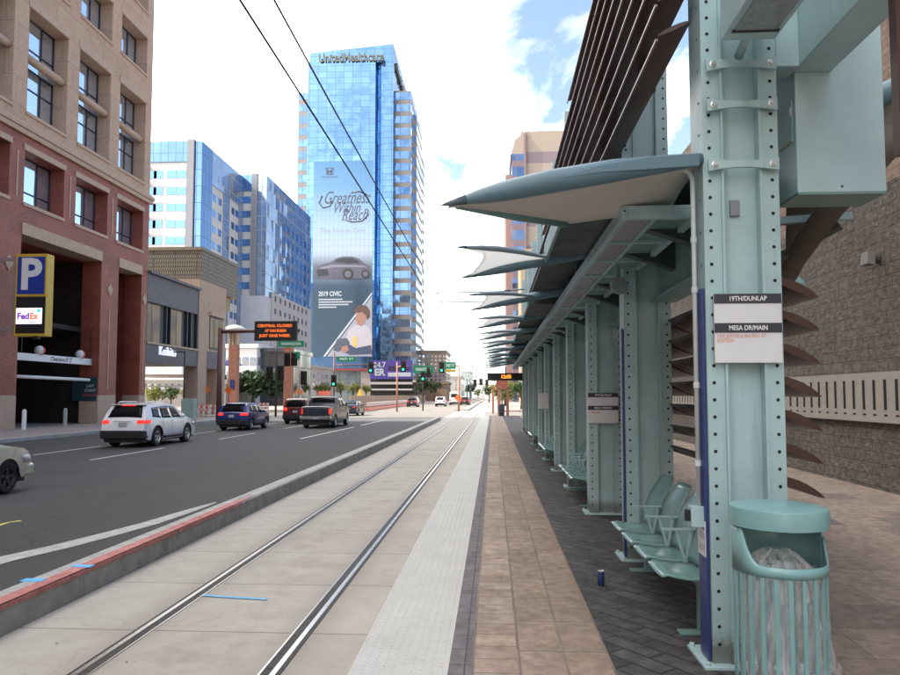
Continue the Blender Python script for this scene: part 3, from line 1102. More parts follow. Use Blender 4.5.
for k in range(2, 10):
    c_ = copy_tree(g0, None, (0, 2.85 * (k - 1), 0))
    c_['label'] = '%s roof girder from the camera between the platform columns' % ordn[k]
# speaker hung from the girder near column B
t = thing('loudspeaker', 'round grey loudspeaker hung beneath the canopy by the second column', 'loudspeaker', (1.2, 7.2, 3.1))
m = MB(); m.lathe((1.25, 7.2, 3.12), [(.0, -.07), (.08, -.07), (.09, -.03), (.07, .05), (.03, .09), (0, .09)], 18, axis='y'); m.build('horn', M('speaker_grey', (.2, .26, .26), .4, var=.05), t)
m = MB(); m.box(1.23, 1.27, 7.19, 7.22, 3.2, 3.33); m.build('bracket', teal2, t)

# upper louver wall, one panel per bay; each bay a blade or two lower than the last
def blades(m, x, y0, y1, z, wd, th, tilt, n=7, seed=0):
    """one leaf-shaped blade running along y"""
    ring = []
    for i in range(n):
        s_ = i / (n - 1)
        ring.append((wd * (s_ - .5), th * sin(pi * s_) ** .7))
    for i in range(n - 2, 0, -1):
        s_ = i / (n - 1)
        ring.append((wd * (s_ - .5), -th * .55 * sin(pi * s_) ** .7))
    ca_, sa_ = cos(tilt), sin(tilt)
    a = [(x + q * ca_ - r * sa_, y0, z + q * sa_ + r * ca_) for q, r in ring]
    m.prism(a, (0, y1 - y0, 0))
def upper_louver(k):
    y0, y1 = YK[k] + (.06 if k == 0 else -.02), YK[k + 1] - .04
    n = (10, 9, 8, 7, 5, 4, 4, 3, 3, 3)[k]
    t = thing('roof_louver', 'nearest bank of brown louver blades above the canopy' if k == 0 else '%s bank of brown louver blades above the canopy, counted from the camera' % ordn[k], 'louver', (1.15, (y0 + y1) / 2, 4.4), 'brown louver banks above the canopy')
    m = MB()
    for i in range(n):
        blades(m, 1.205, y0, y1, CAM_Z + 2.42 + i * .235, .25, .020, radians(24))
        m.cur = 1
        m.box(1.205 - .122, 1.205 - .106, y0 + .003, y1 - .003, CAM_Z + 2.42 + i * .235 - .082, CAM_Z + 2.42 + i * .235 - .066)  # bright line between blades painted as a lighter strip
        m.cur = 0
    m.build('blades', [bronze, bronze_bright_edge], t)
    m = MB()
    for yy in (y0 + (1.1 if k == 0 else .35), y1 - .35):
        m.bar((1.30, yy, CAM_Z + 2.46), (1.30, yy, CAM_Z + 2.50 + (n - 1) * .235), .05, .05, (1, 0, 0))
    m.build_each('hanger', bronze, t)
    m = MB()
    for yy in (y0 + (1.1 if k == 0 else .35), y1 - .35):
        for i in range(1, n, 3):
            m.box(1.2, 1.36, yy - .02, yy + .02, CAM_Z + 2.40 + i * .235 - .03, CAM_Z + 2.40 + i * .235 + .03)
    m.build_each('bracket', teal2, t)
    return t
for k in range(10):
    upper_louver(k)
def lower_louver():
    y0, y1 = YK[0] + .06, YK[1] - .06
    t = thing('back_louver', 'nearest set of bronze louver blades behind the nearest column and bench', 'louver', (1.95, (y0 + y1) / 2, 1.3), 'bronze louver sets behind the columns')
    m = MB()
    for i in range(7):
        blades(m, 1.93, y0, y1, CAM_Z + .69 - i * .212, .34, .036, radians(-24), 11)
    m.build('blades', M('copper_blade', (.075, .038, .03), .3, .35, var=.15, scale=6, dirt=.3), t)
    return t
l0 = lower_louver()
for k in range(1, 10):
    c_ = copy_tree(l0, None, (0, 2.85 * k, 0))
    c_['label'] = '%s set of bronze louver blades behind the platform columns, counted from the camera' % ordn[k]

# brown post end at top right
m = MB(); m.tube([(2.24, 3.9, 3.0), (2.26, 3.9, 5.4)], .022, 10)
pb = P(897, 100, Y=3.4)
m = MB(); m.bar((pb.x + .01, 3.4, 3.15), (pb.x + .01, 3.4, 4.6), .035, .06, (0, 1, 0))
tag(m.build('louver_post', bronze), 'thin brown post at the upper right, in front of the roof lining', 'post')

# rear wing: curved lining sheet towards the wall
t = thing('rear_canopy', 'broad tan lined canopy wing curving out towards the stone wall', 'canopy', (3.0, 6.5, 3.4))
edge = [P(915, 118, Y=5.45), P(900, 151, Y=5.5), P(872, 182, Y=5.65), P(848, 207, Y=5.85), P(824, 238, Y=6.2), P(806, 262, Y=6.8), P(798, 277, Y=7.4), P(788, 286, Y=8)]
ba, bb = P(878, 97, Y=5.45), P(930, 72, Y=5.3)
boom_a, boom_b = ba - (bb - ba) * 1.9, bb + (bb - ba) * 1.2
rows = []
for i, e_ in enumerate(edge):
    q = boom_b.lerp(boom_a, i / (len(edge) - 1))
    rows.append([q.lerp(e_, j / 8) + Vector((0, 0, .10 * sin(pi * j / 8))) for j in range(9)])
m = MB(); m.smooth = True; m.grid(rows); o = m.build('lining', tan_sheet, t)
o.modifiers.new('thickness', 'SOLIDIFY').thickness = .02
m = MB(); m.smooth = True
m.grid([[e_, e_ + Vector((-.05, -.02, -.06)), e_ + Vector((-.30, -.05, -.07))] for e_ in edge]); o = m.build('shaded_edge', M('lining_edge_shade', (.12, .105, .09), .7, var=.1), t)  # the lining's shaded rim, drawn as a strip of darker colour
o.modifiers.new('thickness', 'SOLIDIFY').thickness = .015
m = MB(); m.tube([boom_a, boom_a.lerp(boom_b, .4), boom_a.lerp(boom_b, .7), boom_b], [.06, .085, .085, .05], 14); m.build('boom', boom_blue, t)
a, b = P(775, 270, Y=9.2), P(807, 288, Y=9.0)
m = MB(); m.tube([a - (b - a) * 2, a, b - (b - a) * .2, b], [.10, .10, .06, .015], 12); m.build('boom', teal2, t)
a, b = P(770, 222, Y=6.2), P(852, 216, Y=6.0)
m = MB(); m.bar(a, b, .08, .06); m.build('strut', teal_pale, t)
m = MB(); m.bar(P(772, 262, Y=6.5), P(840, 225, Y=6.2), .16, .05); m.build('strut', slab_m, t)

# ------------------------------------------------------------------ benches
perf = NT('perforated_teal')
vv_ = perf.pos()
sp_ = perf.n('ShaderNodeSeparateXYZ'); perf.l(vv_, sp_.inputs[0])
def hx(o_):
    f = perf.math('FRACT', perf.math('DIVIDE', o_, .013)); return perf.math('POWER', perf.math('SUBTRACT', f, .5), 2)
rr_ = perf.math('SQRT', perf.math('ADD', hx(perf.math('ADD', sp_.outputs[0], sp_.outputs[2])), hx(sp_.outputs[1])))
perf.col(perf.mix(perf.ramp(rr_, [(.2, .30), (.28, 0)]), (.22, .40, .385), (.02, .03, .03)))
perf.rough(.22); perf.b.inputs['Metallic'].default_value = 0; perf.b.inputs['Coat Weight'].default_value = .3
perf = perf.m

def bench(label):
    y0 = 5.12
    t = thing('platform_bench', label, 'bench', (1.45, y0 + .85, ZP), 'four seat metal benches on the platform')
    m = MB(); m.box(1.43, 1.50, y0 - .1, y0 + 2.2, ZP + .33, ZP + .39); m.build('beam', teal2, t, bevel=.006)
    for yy in (y0 + .15, y0 + 1.95):
        m = MB(); m.box(1.435, 1.495, yy - .03, yy + .03, ZP + .02, ZP + .33); m.box(1.30, 1.62, yy - .05, yy + .05, ZP, ZP + .018)
        m.build('leg', teal2, t, bevel=.004)
    SP = .56
    for i in range(4):
        yc = y0 + .22 + i * SP
        rows = []
        for j in range(11):
            s_ = j / 10
            x = 1.155 + .42 * s_
            zc_ = ZP + .435 - .028 * sin(pi * s_) + (.012 if j else -.015) - .02 * s_
            hw = .245 * (1 - .10 * (1 - s_) ** 3)
            rows.append([(x, yc + hw * q, zc_ + .012 * q * q) for q in (-1, -.75, -.4, 0, .4, .75, 1)])
        m = MB(); m.smooth = True; m.grid(rows); o = m.build('seat', perf, t)
        o.modifiers.new('thickness', 'SOLIDIFY').thickness = .014
        rows = []
        for j in range(11):
            s_ = j / 10
            x = 1.50 + .20 * s_ - .03 * sin(pi * s_)
            zc_ = ZP + .44 + .46 * s_
            hw = .255 * (1 - .28 * max(0, s_ - .55) ** 2 * 4.0)
            rows.append([(x + .035 * q * q * -1, yc + hw * q, zc_) for q in (-1, -.75, -.4, 0, .4, .75, 1)])
        m = MB(); m.smooth = True; m.grid(rows); o = m.build('backrest', perf, t)
        o.modifiers.new('thickness', 'SOLIDIFY').thickness = .014
        if i < 3:
            ya = yc + SP / 2
            m = MB()
            m.box(1.27, 1.58, ya - .028, ya + .028, ZP + .655, ZP + .668)
            m.bar((1.50, ya, ZP + .66), (1.44, ya, ZP + .36), .02, .02, (0, 1, 0))
            m.bar((1.38, ya, ZP + .66), (1.46, ya, ZP + .36), .02, .02, (0, 1, 0))
            m.build('armrest', teal, t, bevel=.003)
    return t
b0 = bench('nearest four seat teal metal bench, behind the nearest column')
for k, lb in ((2, 'second four seat teal bench, beyond the third column'), (4, 'third four seat teal bench, far down the platform'), (6, 'fourth and farthest teal bench down the platform')):
    c_ = copy_tree(b0, None, (0, 2.85 * k + .1, 0)); c_['label'] = lb

# drink can
p = P(601, 585, Z=ZP)
t = thing('drink_can', 'small blue and silver drink can standing on the dark pavers', 'can', (p.x, p.y, ZP))
m = MB(); m.smooth = True; m.lathe((p.x, p.y, ZP), [(.0, .004), (.026, .0), (.031, .012), (.031, .112), (.028, .122)], 20); m.build('body', M('can_blue', (.05, .07, .22), .3, .4, var=.5, scale=40), t)
m = MB(); m.smooth = True; m.lathe((p.x, p.y, ZP), [(.0275, .121), (.0265, .127), (.024, .121), (0, .121)], 20); m.build('lid', steel, t)

# ------------------------------------------------------------------ litter bin
bc = Vector((1.545, 4.06, ZP))
R_ = .240
t = thing('litter_bin', 'round teal slatted litter bin with hooded lid beside the nearest column', 'litter bin', bc)
ZL = 1.075
m = MB(); m.smooth = True
m.lathe(bc, [(0, ZL + .022), (R_ * .5, ZL + .02), (R_ * .9, ZL + .008), (R_ + .008, ZL), (R_ + .012, ZL - .01), (R_ + .012, ZL - .098), (R_ - .002, ZL - .10), (R_ - .002, ZL - .06)], 56)
teal_bin = M('bin_paint', (.23, .43, .44), .38, var=.10, scale=4, coat=.25, dirt=.15, chips=.7)
m.build('lid', teal_bin, t, sharp=40)
# hood band with a wide mouth facing the camera
m = MB(); m.smooth = True
rows = []
N = 72
zt_, zb_ = ZL - .09, .735
for i in range(N + 1):
    a = 2 * pi * i / N
    da = abs(((a - radians(282) + pi) % (2 * pi)) - pi)
    half = radians(84)
    if da < half:
        q = da / half
        ztop = .79 + (zt_ - .79) * max(0, (q - .62) / .38) ** 2.2
    else:
        ztop = zt_
    rows.append([bc + Vector((R_ * cos(a), R_ * sin(a), zb_ + (ztop - zb_) * f_)) for f_ in (0, .5, 1)])
m.grid(rows); o = m.build('hood', teal_bin, t)
o.modifiers.new('thickness', 'SOLIDIFY').thickness = .012
for i in range(22):
    a = 2 * pi * i / 22
    m = MB()
    m.bar(bc + Vector(((R_ - .008) * cos(a), (R_ - .008) * sin(a), .04)), bc + Vector(((R_ - .008) * cos(a), (R_ - .008) * sin(a), .75)), .021, .009, Vector((cos(a), sin(a), 0)))
    m.build('slat', teal_bin, t)
m = MB(); m.smooth = True
for zz_ in (.06,):
    m.lathe(bc, [(R_ - .004, zz_ - .02), (R_ + .004, zz_ - .02), (R_ + .004, zz_ + .02), (R_ - .004, zz_ + .02), (R_ - .004, zz_ - .02)], 48)
m.lathe(bc, [(0, .03), (R_ - .02, .03)], 32)
m.build('base_ring', teal_bin, t, sharp=40)
# clear bag
bagm = NT('clear_bag')
vv_ = bagm.pos()
nb = bagm.noise(bagm.mapping(vv_, scale=(14, 14, 2.5)), 1.0, 5, .65)
bagm.col((.84, .85, .86)); bagm.rough(.12)
bagm.bump(nb, .35, .03)
tp_ = bagm.n('ShaderNodeBsdfTransparent'); mxs = bagm.n('ShaderNodeMixShader')
bagm.l(bagm.ramp(nb, [(.38, .08), (.68, .55)]), mxs.inputs[0])
bagm.l(tp_.outputs[0], mxs.inputs[1]); bagm.l(bagm.b.outputs[0], mxs.inputs[2]); bagm.l(mxs.outputs[0], bagm.t.nodes['Material Output'].inputs[0])
bagm = bagm.m
tb = thing('bin_liner', 'clear plastic liner bag hanging inside the litter bin', 'bag', bc + Vector((0, 0, .04)))
m = MB(); m.smooth = True
rb = random.Random(2)
from mathutils import noise as mn
rows = []
ph_ = [rb.uniform(0, 6) for _ in range(5)]
for i in range(61):
    s_ = i / 60
    z = .05 + .80 * s_
    row = []
    for j in range(145):
        a = 2 * pi * j / 144
        wob = .012 * sin(5 * a + ph_[0] + 2 * s_) + .009 * sin(11 * a + ph_[1] - 3 * s_) + .004 * sin(19 * a + ph_[2] + 6 * s_)
        cr_ = 1 - abs(mn.noise(Vector((cos(a) * 3.2, sin(a) * 3.2, s_ * 2.6 + .4 * sin(3 * a))))) * 2
        wob += .030 * cr_ * cr_ * cr_ - .014 + .012 * mn.noise(Vector((cos(a) * 9, sin(a) * 9, s_ * 9)))
        r = (R_ - .045) * (1 - .75 * (max(0, s_ - .80) / .20) ** 1.6) * (.75 + .25 * min(1, s_ / .12)) + wob
        bulge = .085 * max(0, cos(a - radians(-12))) ** 6 * (1 - abs(s_ - .25) / .5 if abs(s_ - .25) < .5 else 0)
        row.append(bc + Vector(((r + bulge) * cos(a), (r + bulge) * sin(a), z)))
    rows.append(row)
m.grid(rows)
m.build('bag', bagm, tb)
tag(MB().lathe(bc + Vector((-.02, -.05, .055)), [(0, .0), (.05, .01), (.07, .05), (.05, .10), (0, .12)], 9).build('paper_cup', M('pink_trash', (.6, .25, .28), .5, var=.6, scale=30)), 'pinkish rubbish lying in the bottom of the clear bin bag', 'rubbish')
tag(MB().lathe(bc + Vector((.07, -.04, .055)), [(0, .0), (.05, .0), (.06, .10), (0, .10)], 8).build('food_wrapper', M('pale_trash', (.65, .6, .5), .5, var=.6, scale=30)), 'pale crumpled rubbish beside the pink rubbish in the bin bag', 'rubbish')

# ------------------------------------------------------------------ stone wall on the right
WX = 6.8
stone = NT('split_stone')
vv_ = stone.pos()
sp_ = stone.n('ShaderNodeSeparateXYZ'); stone.l(vv_, sp_.inputs[0])
cbn = stone.n('ShaderNodeCombineXYZ'); stone.l(sp_.outputs[1], cbn.inputs[0]); stone.l(sp_.outputs[2], cbn.inputs[1])
bk = stone.n('ShaderNodeTexBrick'); stone.l(cbn.outputs[0], bk.inputs['Vector']); bk.inputs['Scale'].default_value = 1
bk.inputs['Brick Width'].default_value = .42; bk.inputs['Row Height'].default_value = .205; bk.inputs['Mortar Size'].default_value = .008; bk.inputs['Mortar Smooth'].default_value = .6
bk.inputs['Color1'].default_value = (0, 0, 0, 1); bk.inputs['Color2'].default_value = (1, 1, 1, 1)
sn = stone.noise(stone.mapping(vv_, scale=(1, 1, 1.9)), 6.5, 8, .72)
sn2 = stone.noise(vv_, .8, 5, .7)
c = stone.ramp(sn, [(.32, (.06, .049, .041)), (.45, (.175, .143, .118)), (.58, (.28, .235, .20)), (.70, (.46, .395, .34))])
c = stone.mix(.25, c, stone.ramp(bk.outputs['Color'], [(0, (.17, .145, .125)), (1, (.30, .265, .235))]))
c = stone.mix(stone.ramp(sn2, [(.45, 0), (.7, .4)]), c, (.10, .085, .075))
c = stone.mix(stone.math('MULTIPLY', bk.outputs['Fac'], .75), c, (.05, .042, .036))
stone.col(c); stone.rough(.9)
stone.bump(stone.math('SUBTRACT', sn, stone.math('MULTIPLY', bk.outputs['Fac'], .15)), 1.0, .10)
fine_brick = pavers('fine_brick', [(.30, .20, .14), (.36, .25, .18), (.33, .22, .16)], (.22, .16, .12), .4, .14, .012, plane='xz', nvar=.3)
t = thing('stone_wall', 'rough brown split stone wall behind the platform, with a slotted band', 'wall', (WX, 20, ZP))
m = MB(); m.box(WX, WX + .8, 1, 52, ZP - .2, 5.7); m.build('stonework', stone.m, t)
m = MB(); m.box(WX + .25, WX + .9, 1, 52, 5.7, 11); m.build('upper_brickwork', fine_brick, t)
za, zb_ = P(899, 424, X=WX - .06).z, P(899, 371, X=WX - .06).z
band_m = M('slotted_band', (.50, .45, .40), .75, var=.08, scale=2, bump=.15)
m = MB(); m.box(WX - .06, WX + .001, 1, 52, za, zb_)
band = m.build('slotted_band', band_m, t)
m = MB()
y = 2.0
while y < 50:
    m.box(WX - .0635, WX - .059, y, y + .085, za + .22, zb_ - .13)
    m.box(WX - .0632, WX - .059, y - .015, y + .09, za + .115, za + .145)
    y += .36
m.build('slot', dark_hole, band)
# wall lamp
p = P(870, 259, X=WX - .16)
t = thing('wall_lamp', 'small grey box lamp fixed on the stone wall', 'lamp', (WX, p.y, p.z))
m = MB(); m.prism([(WX - .13, p.y - .12, p.z - .12), (WX - .27, p.y - .12, p.z - .10), (WX - .25, p.y - .12, p.z + .12), (WX - .13, p.y - .12, p.z + .12)], (0, .24, 0))
m.build('housing', M('lamp_grey', (.20, .19, .17), .5, var=.1), t, bevel=.006)
m = MB(); m.lathe((WX - .13, p.y, p.z), [(.085, 0), (.085, .13)], 16, axis='x'); m.build('mount', M('lamp_dark', (.06, .055, .05), .5, var=.1), t)

# far end: hanging departure display
p = P(487.5, 373, Y=33.2); p2 = P(520, 380.5, Y=33.2)
t = thing('departure_display', 'black hanging display with orange figures at the far end of the canopy', 'display', ((p.x + p2.x) / 2, 33.3, p2.z))
m = MB(); m.box(p.x, p2.x + .4, 33.2, 33.6, p2.z, p.z); m.build('case', black, t, bevel=.01)
ogl = E('amber_led', (1, .30, .04), .5)
text_mesh('lettering', '12:05', ogl, t, (P(506, 377, Y=33.2).x, 33.19, (p.z + p2.z) / 2), .22, extrude=.002, bold=.01)
m = MB(); m.box(p.x + .8, p.x + .86, 33.35, 33.41, p.z, p.z + .3); m.build('hanger', dark_metal, t)

# ------------------------------------------------------------------ overhead line
def wire(name, pts, r, label, mat=dark_metal):
    m = MB(); m.tube(pts, r, 6); return tag(m.build(name, mat), label, 'wire')
pc = P(240, 0, Z=5.75)
pm = P(275, 0, Z=6.35)
wire('contact_wire', [(pc.x, -5, 5.75), (pc.x, 30, 5.75), (pc.x - .05, 61, 5.75), (pc.x, 150, 5.75)], .0135, 'lower of the two overhead wires above the track')
pts = [(pm.x, -5, 6.35)]
for y in range(0, 151, 5):
    ph = ((y - 30.5) / 30.5) % 1
    pts.append((pm.x, y, 6.42 - .12 * 4 * ph * (1 - ph)))
wire('messenger_wire', pts, .0135, 'upper of the two overhead wires above the track')
for yy, lb in ((30.5, 'nearer bracket pole holding the overhead wires, beyond the sails'), (60.9, 'farther bracket pole holding the overhead wires')):
    t = thing('bracket_pole', lb, 'pole', (2.55, yy, 0), 'overhead wire poles')
    m = MB(); m.tube([(2.55, yy, .2), (2.55, yy, 6.9)], [.11, .075], 12); m.build('pole', teal2, t)
    m = MB(); m.tube([(2.55, yy, 6.62), (.3, yy, 6.42), (pm.x - .25, yy, 6.38)], [.035, .03, .022], 8); m.tube([(2.55, yy, 6.0), (pc.x + .1, yy, 5.98)], .022, 8); m.build('arm', teal2, t)
    m = MB()
    m.tube([(pm.x, yy, 6.40), (pc.x, yy, 5.98), (pc.x, yy, 5.76)], .012, 6)
    for x, z in ((.5, 6.45), (.9, 5.99)):
        m.tube([(x, yy, z), (x + .1, yy, z), (x + .2, yy, z), (x + .3, yy, z)], [.03, .06, .06, .03], 8)
    m.build('insulator', M('insulator', (.10, .05, .04), .3, var=0), t)
# ------------------------------------------------------------------ cars
car_glass = M('car_glass', (.008, .010, .012), .08, var=0)
car_glass.node_tree.nodes['Principled BSDF'].inputs['Specular IOR Level'].default_value = .25
tyre_m = M('tyre', (.014, .014, .014), .8, var=.1)
rim_m = M('alloy', (.45, .46, .47), .28, .9, var=.05)
rim_dark = M('dark_wheel', (.05, .05, .05), .45, var=.05)
chrome = M('chrome', (.7, .7, .7), .12, 1, var=0)
lamp_red = M('tail_red', (.35, .012, .012), .15, var=0)
lamp_on = E('brake_lit', (1, .04, .025), .35)
lamp_clear = M('lamp_clear', (.6, .6, .58), .1, var=0)
plate_m = M('number_plate', (.45, .42, .45), .5, var=.2, scale=60)


def paint(name, col, metal=.2):
    return M(name, col, .3, metal, var=.05, scale=1.5, coat=.9, dirt=.05)


def lerp_prof(pr, y):
    if y <= pr[0][0]:
        return pr[0][1]
    for (a, b), (c, d) in zip(pr, pr[1:]):
        if y <= c:
            return b + (d - b) * (y - a) / (c - a) if c > a else d
    return pr[-1][1]


class Car:
    def __init__(s, name, label, cat, x, y, L, W, top, belt, roof_in, wheels, wr, body, sill=.27, group='cars and trucks on the road'):
        """x, y: centre of the car's tail on the road; the nose points along +y"""
        s.x, s.y, s.L, s.W, s.top, s.belt, s.rin, s.wh, s.wr = x, y, L, W, top, belt, roof_in, wheels, wr
        s.t = thing(name, label, cat, (x, y + L / 2, 0), group)
        s.body = body
        s.sill = sill
        R = wr + .07
        ys = set([p[0] for p in top])
        for i in range(int(L / .12) + 1):
            ys.add(round(i * L / int(L / .12), 3))
        for wy in wheels:
            for k in range(17):
                ys.add(round(wy - R * cos(pi * k / 16), 4))
        ys = sorted(v for v in ys if 0 <= v <= L)
        out = [ys[0]]
        for v in ys[1:]:
            if v - out[-1] > .012:
                out.append(v)
        if out[-1] < L - 1e-6:
            out[-1] = L
        s.ys = out
        lv = [0, .36, .5, .62, .74, .86, belt, belt + .04]
        m = MB(); m.smooth = True
        cols = []
        for yy in out:
            zt = s.z(yy); zl = s.low(yy)
            zs = []
            roof = max(belt + .05, zt)
            levels = [zl] + [max(zl, min(zt, q)) for q in lv[1:]] + [max(zl, min(zt, belt + (zt - belt) * f_)) if zt > belt else zt for f_ in (.35, .7, .93)] + [max(zl, zt)]
            for q in levels:
                zs.append(q)
            cols.append([(yy, q) for q in zs])
        for sg in (1, -1):
            m.grid([[s.pt(yy, q, sg) for yy, q in c] for c in cols])
        # top skin
        fr = (-1, -.92, -.6, -.2, .2, .6, .92, 1)
        m.grid([[s.tp(yy, f_) for f_ in fr] for yy in out])
        # ends
        for c in (cols[0], cols[-1]):
            m.grid([[s.pt(yy, q, -1) for yy, q in c], [s.pt(yy, q, 1) for yy, q in c]])
        m.build('body', body, s.t, weld=True, sharp=32)
        m = MB()
        m.box(x - W / 2 + .16, x + W / 2 - .16, y + .12, y + L - .12, .19, .6)
        for wy in wheels:
            m.box(x - W / 2 + .04, x + W / 2 - .04, y + wy - R + .02, y + wy + R - .02, .5, .74)
        m.build('underbody', black, s.t)
        for wy in wheels:
            for sg in (1, -1):
                s.wheel(wy, sg)

    def z(s, y):
        return lerp_prof(s.top, y)

    def low(s, y):
        R = s.wr + .07
        b = s.sill
        t = min(y, s.L - y)
        b += max(0, .10 - t * .25)
        for wy in s.wh:
            if abs(y - wy) < R:
                b = max(b, s.wr + sqrt(max(0, R * R - (y - wy) ** 2)))
        return b

    def hw(s, y, z):
        t = (y / s.L) * 2 - 1
        w = s.W / 2 * (1 - .11 * abs(t) ** 5)
        if z < .5:
            w *= .965 + .035 * max(0, (z - .25) / .25)
        elif z < s.belt:
            w *= 1 - .022 * max(0, (z - .7) / max(.01, s.belt - .7))
        else:
            zt = max(z, s.zmax())
            f_ = (z - s.belt) / max(.01, zt - s.belt)
            w *= .978 * (1 - (1 - s.rin) * f_ ** 1.15)
        return w

    def zmax(s):
        return max(p[1] for p in s.top)

    def pt(s, y, z, sg, off=0):
        return (s.x + sg * (s.hw(y, z) + off), s.y + y, z)

    def tp(s, y, f, off=0):
        z = s.z(y)
        w = s.hw(y, z)
        return (s.x + f * w, s.y + y, z + .035 * (1 - f * f) + off)

    def wheel(s, wy, sg, rim=None):
        rim = rim or s.rim
        xo = s.x + sg * (s.W / 2 - .03)
        R = s.wr
        t = thing_part('wheel', s.t)
        m = MB(); m.smooth = True
        m.lathe((xo - sg * .22, s.y + wy, R), [(R * .62, sg * .22), (R * .66, sg * .235), (R * .9, sg * .235), (R, sg * .19), (R, 0), (R * .9, 0)], 28, axis='x')
        m.build('tyre', tyre_m, t, sharp=50)
        m = MB()
        m.cur = 1
        m.lathe((xo - sg * .22, s.y + wy, R), [(R * .64, sg * .20), (R * .60, sg * .17), (0, sg * .16)], 24, axis='x')
        m.cur = 0
        m.lathe((xo - sg * .22, s.y + wy, R), [(R * .68, sg * .232), (R * .63, sg * .236), (R * .58, sg * .19)], 24, axis='x')
        for k in range(5):
            a = 2 * pi * k / 5 + .3
            c0 = Vector((xo - sg * .01, s.y + wy, R))
            m.bar(c0 - Vector((sg * .02, 0, 0)), c0 + Vector((-sg * .005, cos(a) * R * .61, sin(a) * R * .61)), .07 * R / .35, .03, (1, 0, 0))
        m.lathe((xo - sg * .22, s.y + wy, R), [(R * .16, sg * .19), (R * .15, sg * .225), (0, sg * .228)], 12, axis='x')
        m.build('rim', [rim, rim_dark], t)

    rim = None

    def side_patch(s, name, quads, mat, off=.006, parent=None, sides=(1, -1)):
        res = []
        for sg in sides:
            m = MB(); m.smooth = True
            for q in quads:
                a, b, c, d = q
                rows = []
                for i in range(7):
                    u = i / 6
                    lo = (a[0] + (b[0] - a[0]) * u, a[1] + (b[1] - a[1]) * u)
                    hi = (d[0] + (c[0] - d[0]) * u, d[1] + (c[1] - d[1]) * u)
                    rows.append([s.pt(lo[0] + (hi[0] - lo[0]) * v, lo[1] + (hi[1] - lo[1]) * v, sg, off) for v in (0, .25, .5, .75, 1)])
                m.grid(rows)
            o = m.build(name, mat, parent or s.t)
            o.modifiers.new('thickness', 'SOLIDIFY').thickness = .004
            res.append(o)
        return res

    def top_patch(s, name, y0, y1, f0, f1, mat, off=.008, shrink=0, parent=None, n=10):
        """glass or lamps lying on the skin between two stations"""
        m = MB(); m.smooth = True
        ys = sorted(set([y0, y1] + [q for q, _ in s.top if y0 < q < y1]))
        rows = []
        for yy in ys:
            sl = (s.z(min(s.L, yy + .01)) - s.z(max(0, yy - .01))) / .02
            nn = Vector((0, -sl, 1)).normalized() * off
            rows.append([Vector(s.tp(yy, f0 + (f1 - f0) * j / n)) + nn for j in range(n + 1)])
        m.grid(rows)
        o = m.build(name, mat, parent or s.t)
        o.modifiers.new('thickness', 'SOLIDIFY').thickness = .004
        return o

    def bx(s, name, x0, x1, y0, y1, z0, z1, mat, parent=None, bevel=.015):
        m = MB(); m.box(s.x + x0, s.x + x1, s.y + y0, s.y + y1, z0, z1)
        return m.build(name, mat, parent or s.t, bevel=bevel)

    def lamps(s, z0, z1, fin, wrap, mat, front=False, parent=None):
        """corner lamps that wrap from the tail (or nose) round to the side"""
        for sg in (1, -1):
            m = MB(); m.smooth = True
            rows = []
            for z in (z0, (z0 + z1) / 2, z1):
                yb = None
                # station where the skin reaches this height
                rng = range(0, 400)
                for k in rng:
                    yy = (s.L - k * .005) if front else k * .005
                    if s.z(yy) >= z:
                        yb = yy
                        break
                sgn = 1 if front else -1
                W_ = s.hw(yb, z)
                row = [Vector((s.x + sg * W_ * fin, s.y + yb + sgn * .035, z)), Vector((s.x + sg * W_ * (fin * .4 + .6), s.y + yb + sgn * .03, z)),
                       Vector((s.x + sg * (W_ + .004), s.y + yb + sgn * .006, z))]
                for q in (.3, .65, 1):
                    y2 = yb - sgn * wrap * q
                    row.append(Vector((s.x + sg * (s.hw(y2, z) + .012), s.y + y2, z)))
                rows.append(row)
            m.grid(rows)
            o = m.build('headlight' if front else 'tail_light', mat, parent or s.t)
            o.modifiers.new('thickness', 'SOLIDIFY').thickness = .01

    def plate(s, z, yoff):
        s.bx('number_plate', -.16, .16, yoff - .012, yoff, z - .08, z + .08, plate_m, bevel=.002)

    def mirrors(s, y, z, mat):
        for sg in (1, -1):
            m = MB()
            xx = s.x + sg * (s.hw(y, z) + .10)
            m.lathe((xx, s.y + y, z), [(0, -.09), (.06, -.08), (.085, 0), (.07, .06), (0, .085)], 12)
            m.bar((s.x + sg * (s.hw(y, z) - .03), s.y + y, z - .04), (xx, s.y + y, z - .03), .05, .04)
            m.build('mirror', mat, s.t)

    def handles(s, spots, mat):
        for sg in (1, -1):
            for (y, z) in spots:
                p = s.pt(y, z, sg, .02)
                m = MB(); m.box(p[0] - .014, p[0] + .014, p[1] - .09, p[1] + .09, z - .017, z + .017)
                m.build('door_handle', mat, s.t, bevel=.006)


def thing_part(name, parent):
    o = bpy.data.objects.new(name, None)
    COL.objects.link(o)
    o.parent = parent
    return o


Car.rim = rim_m
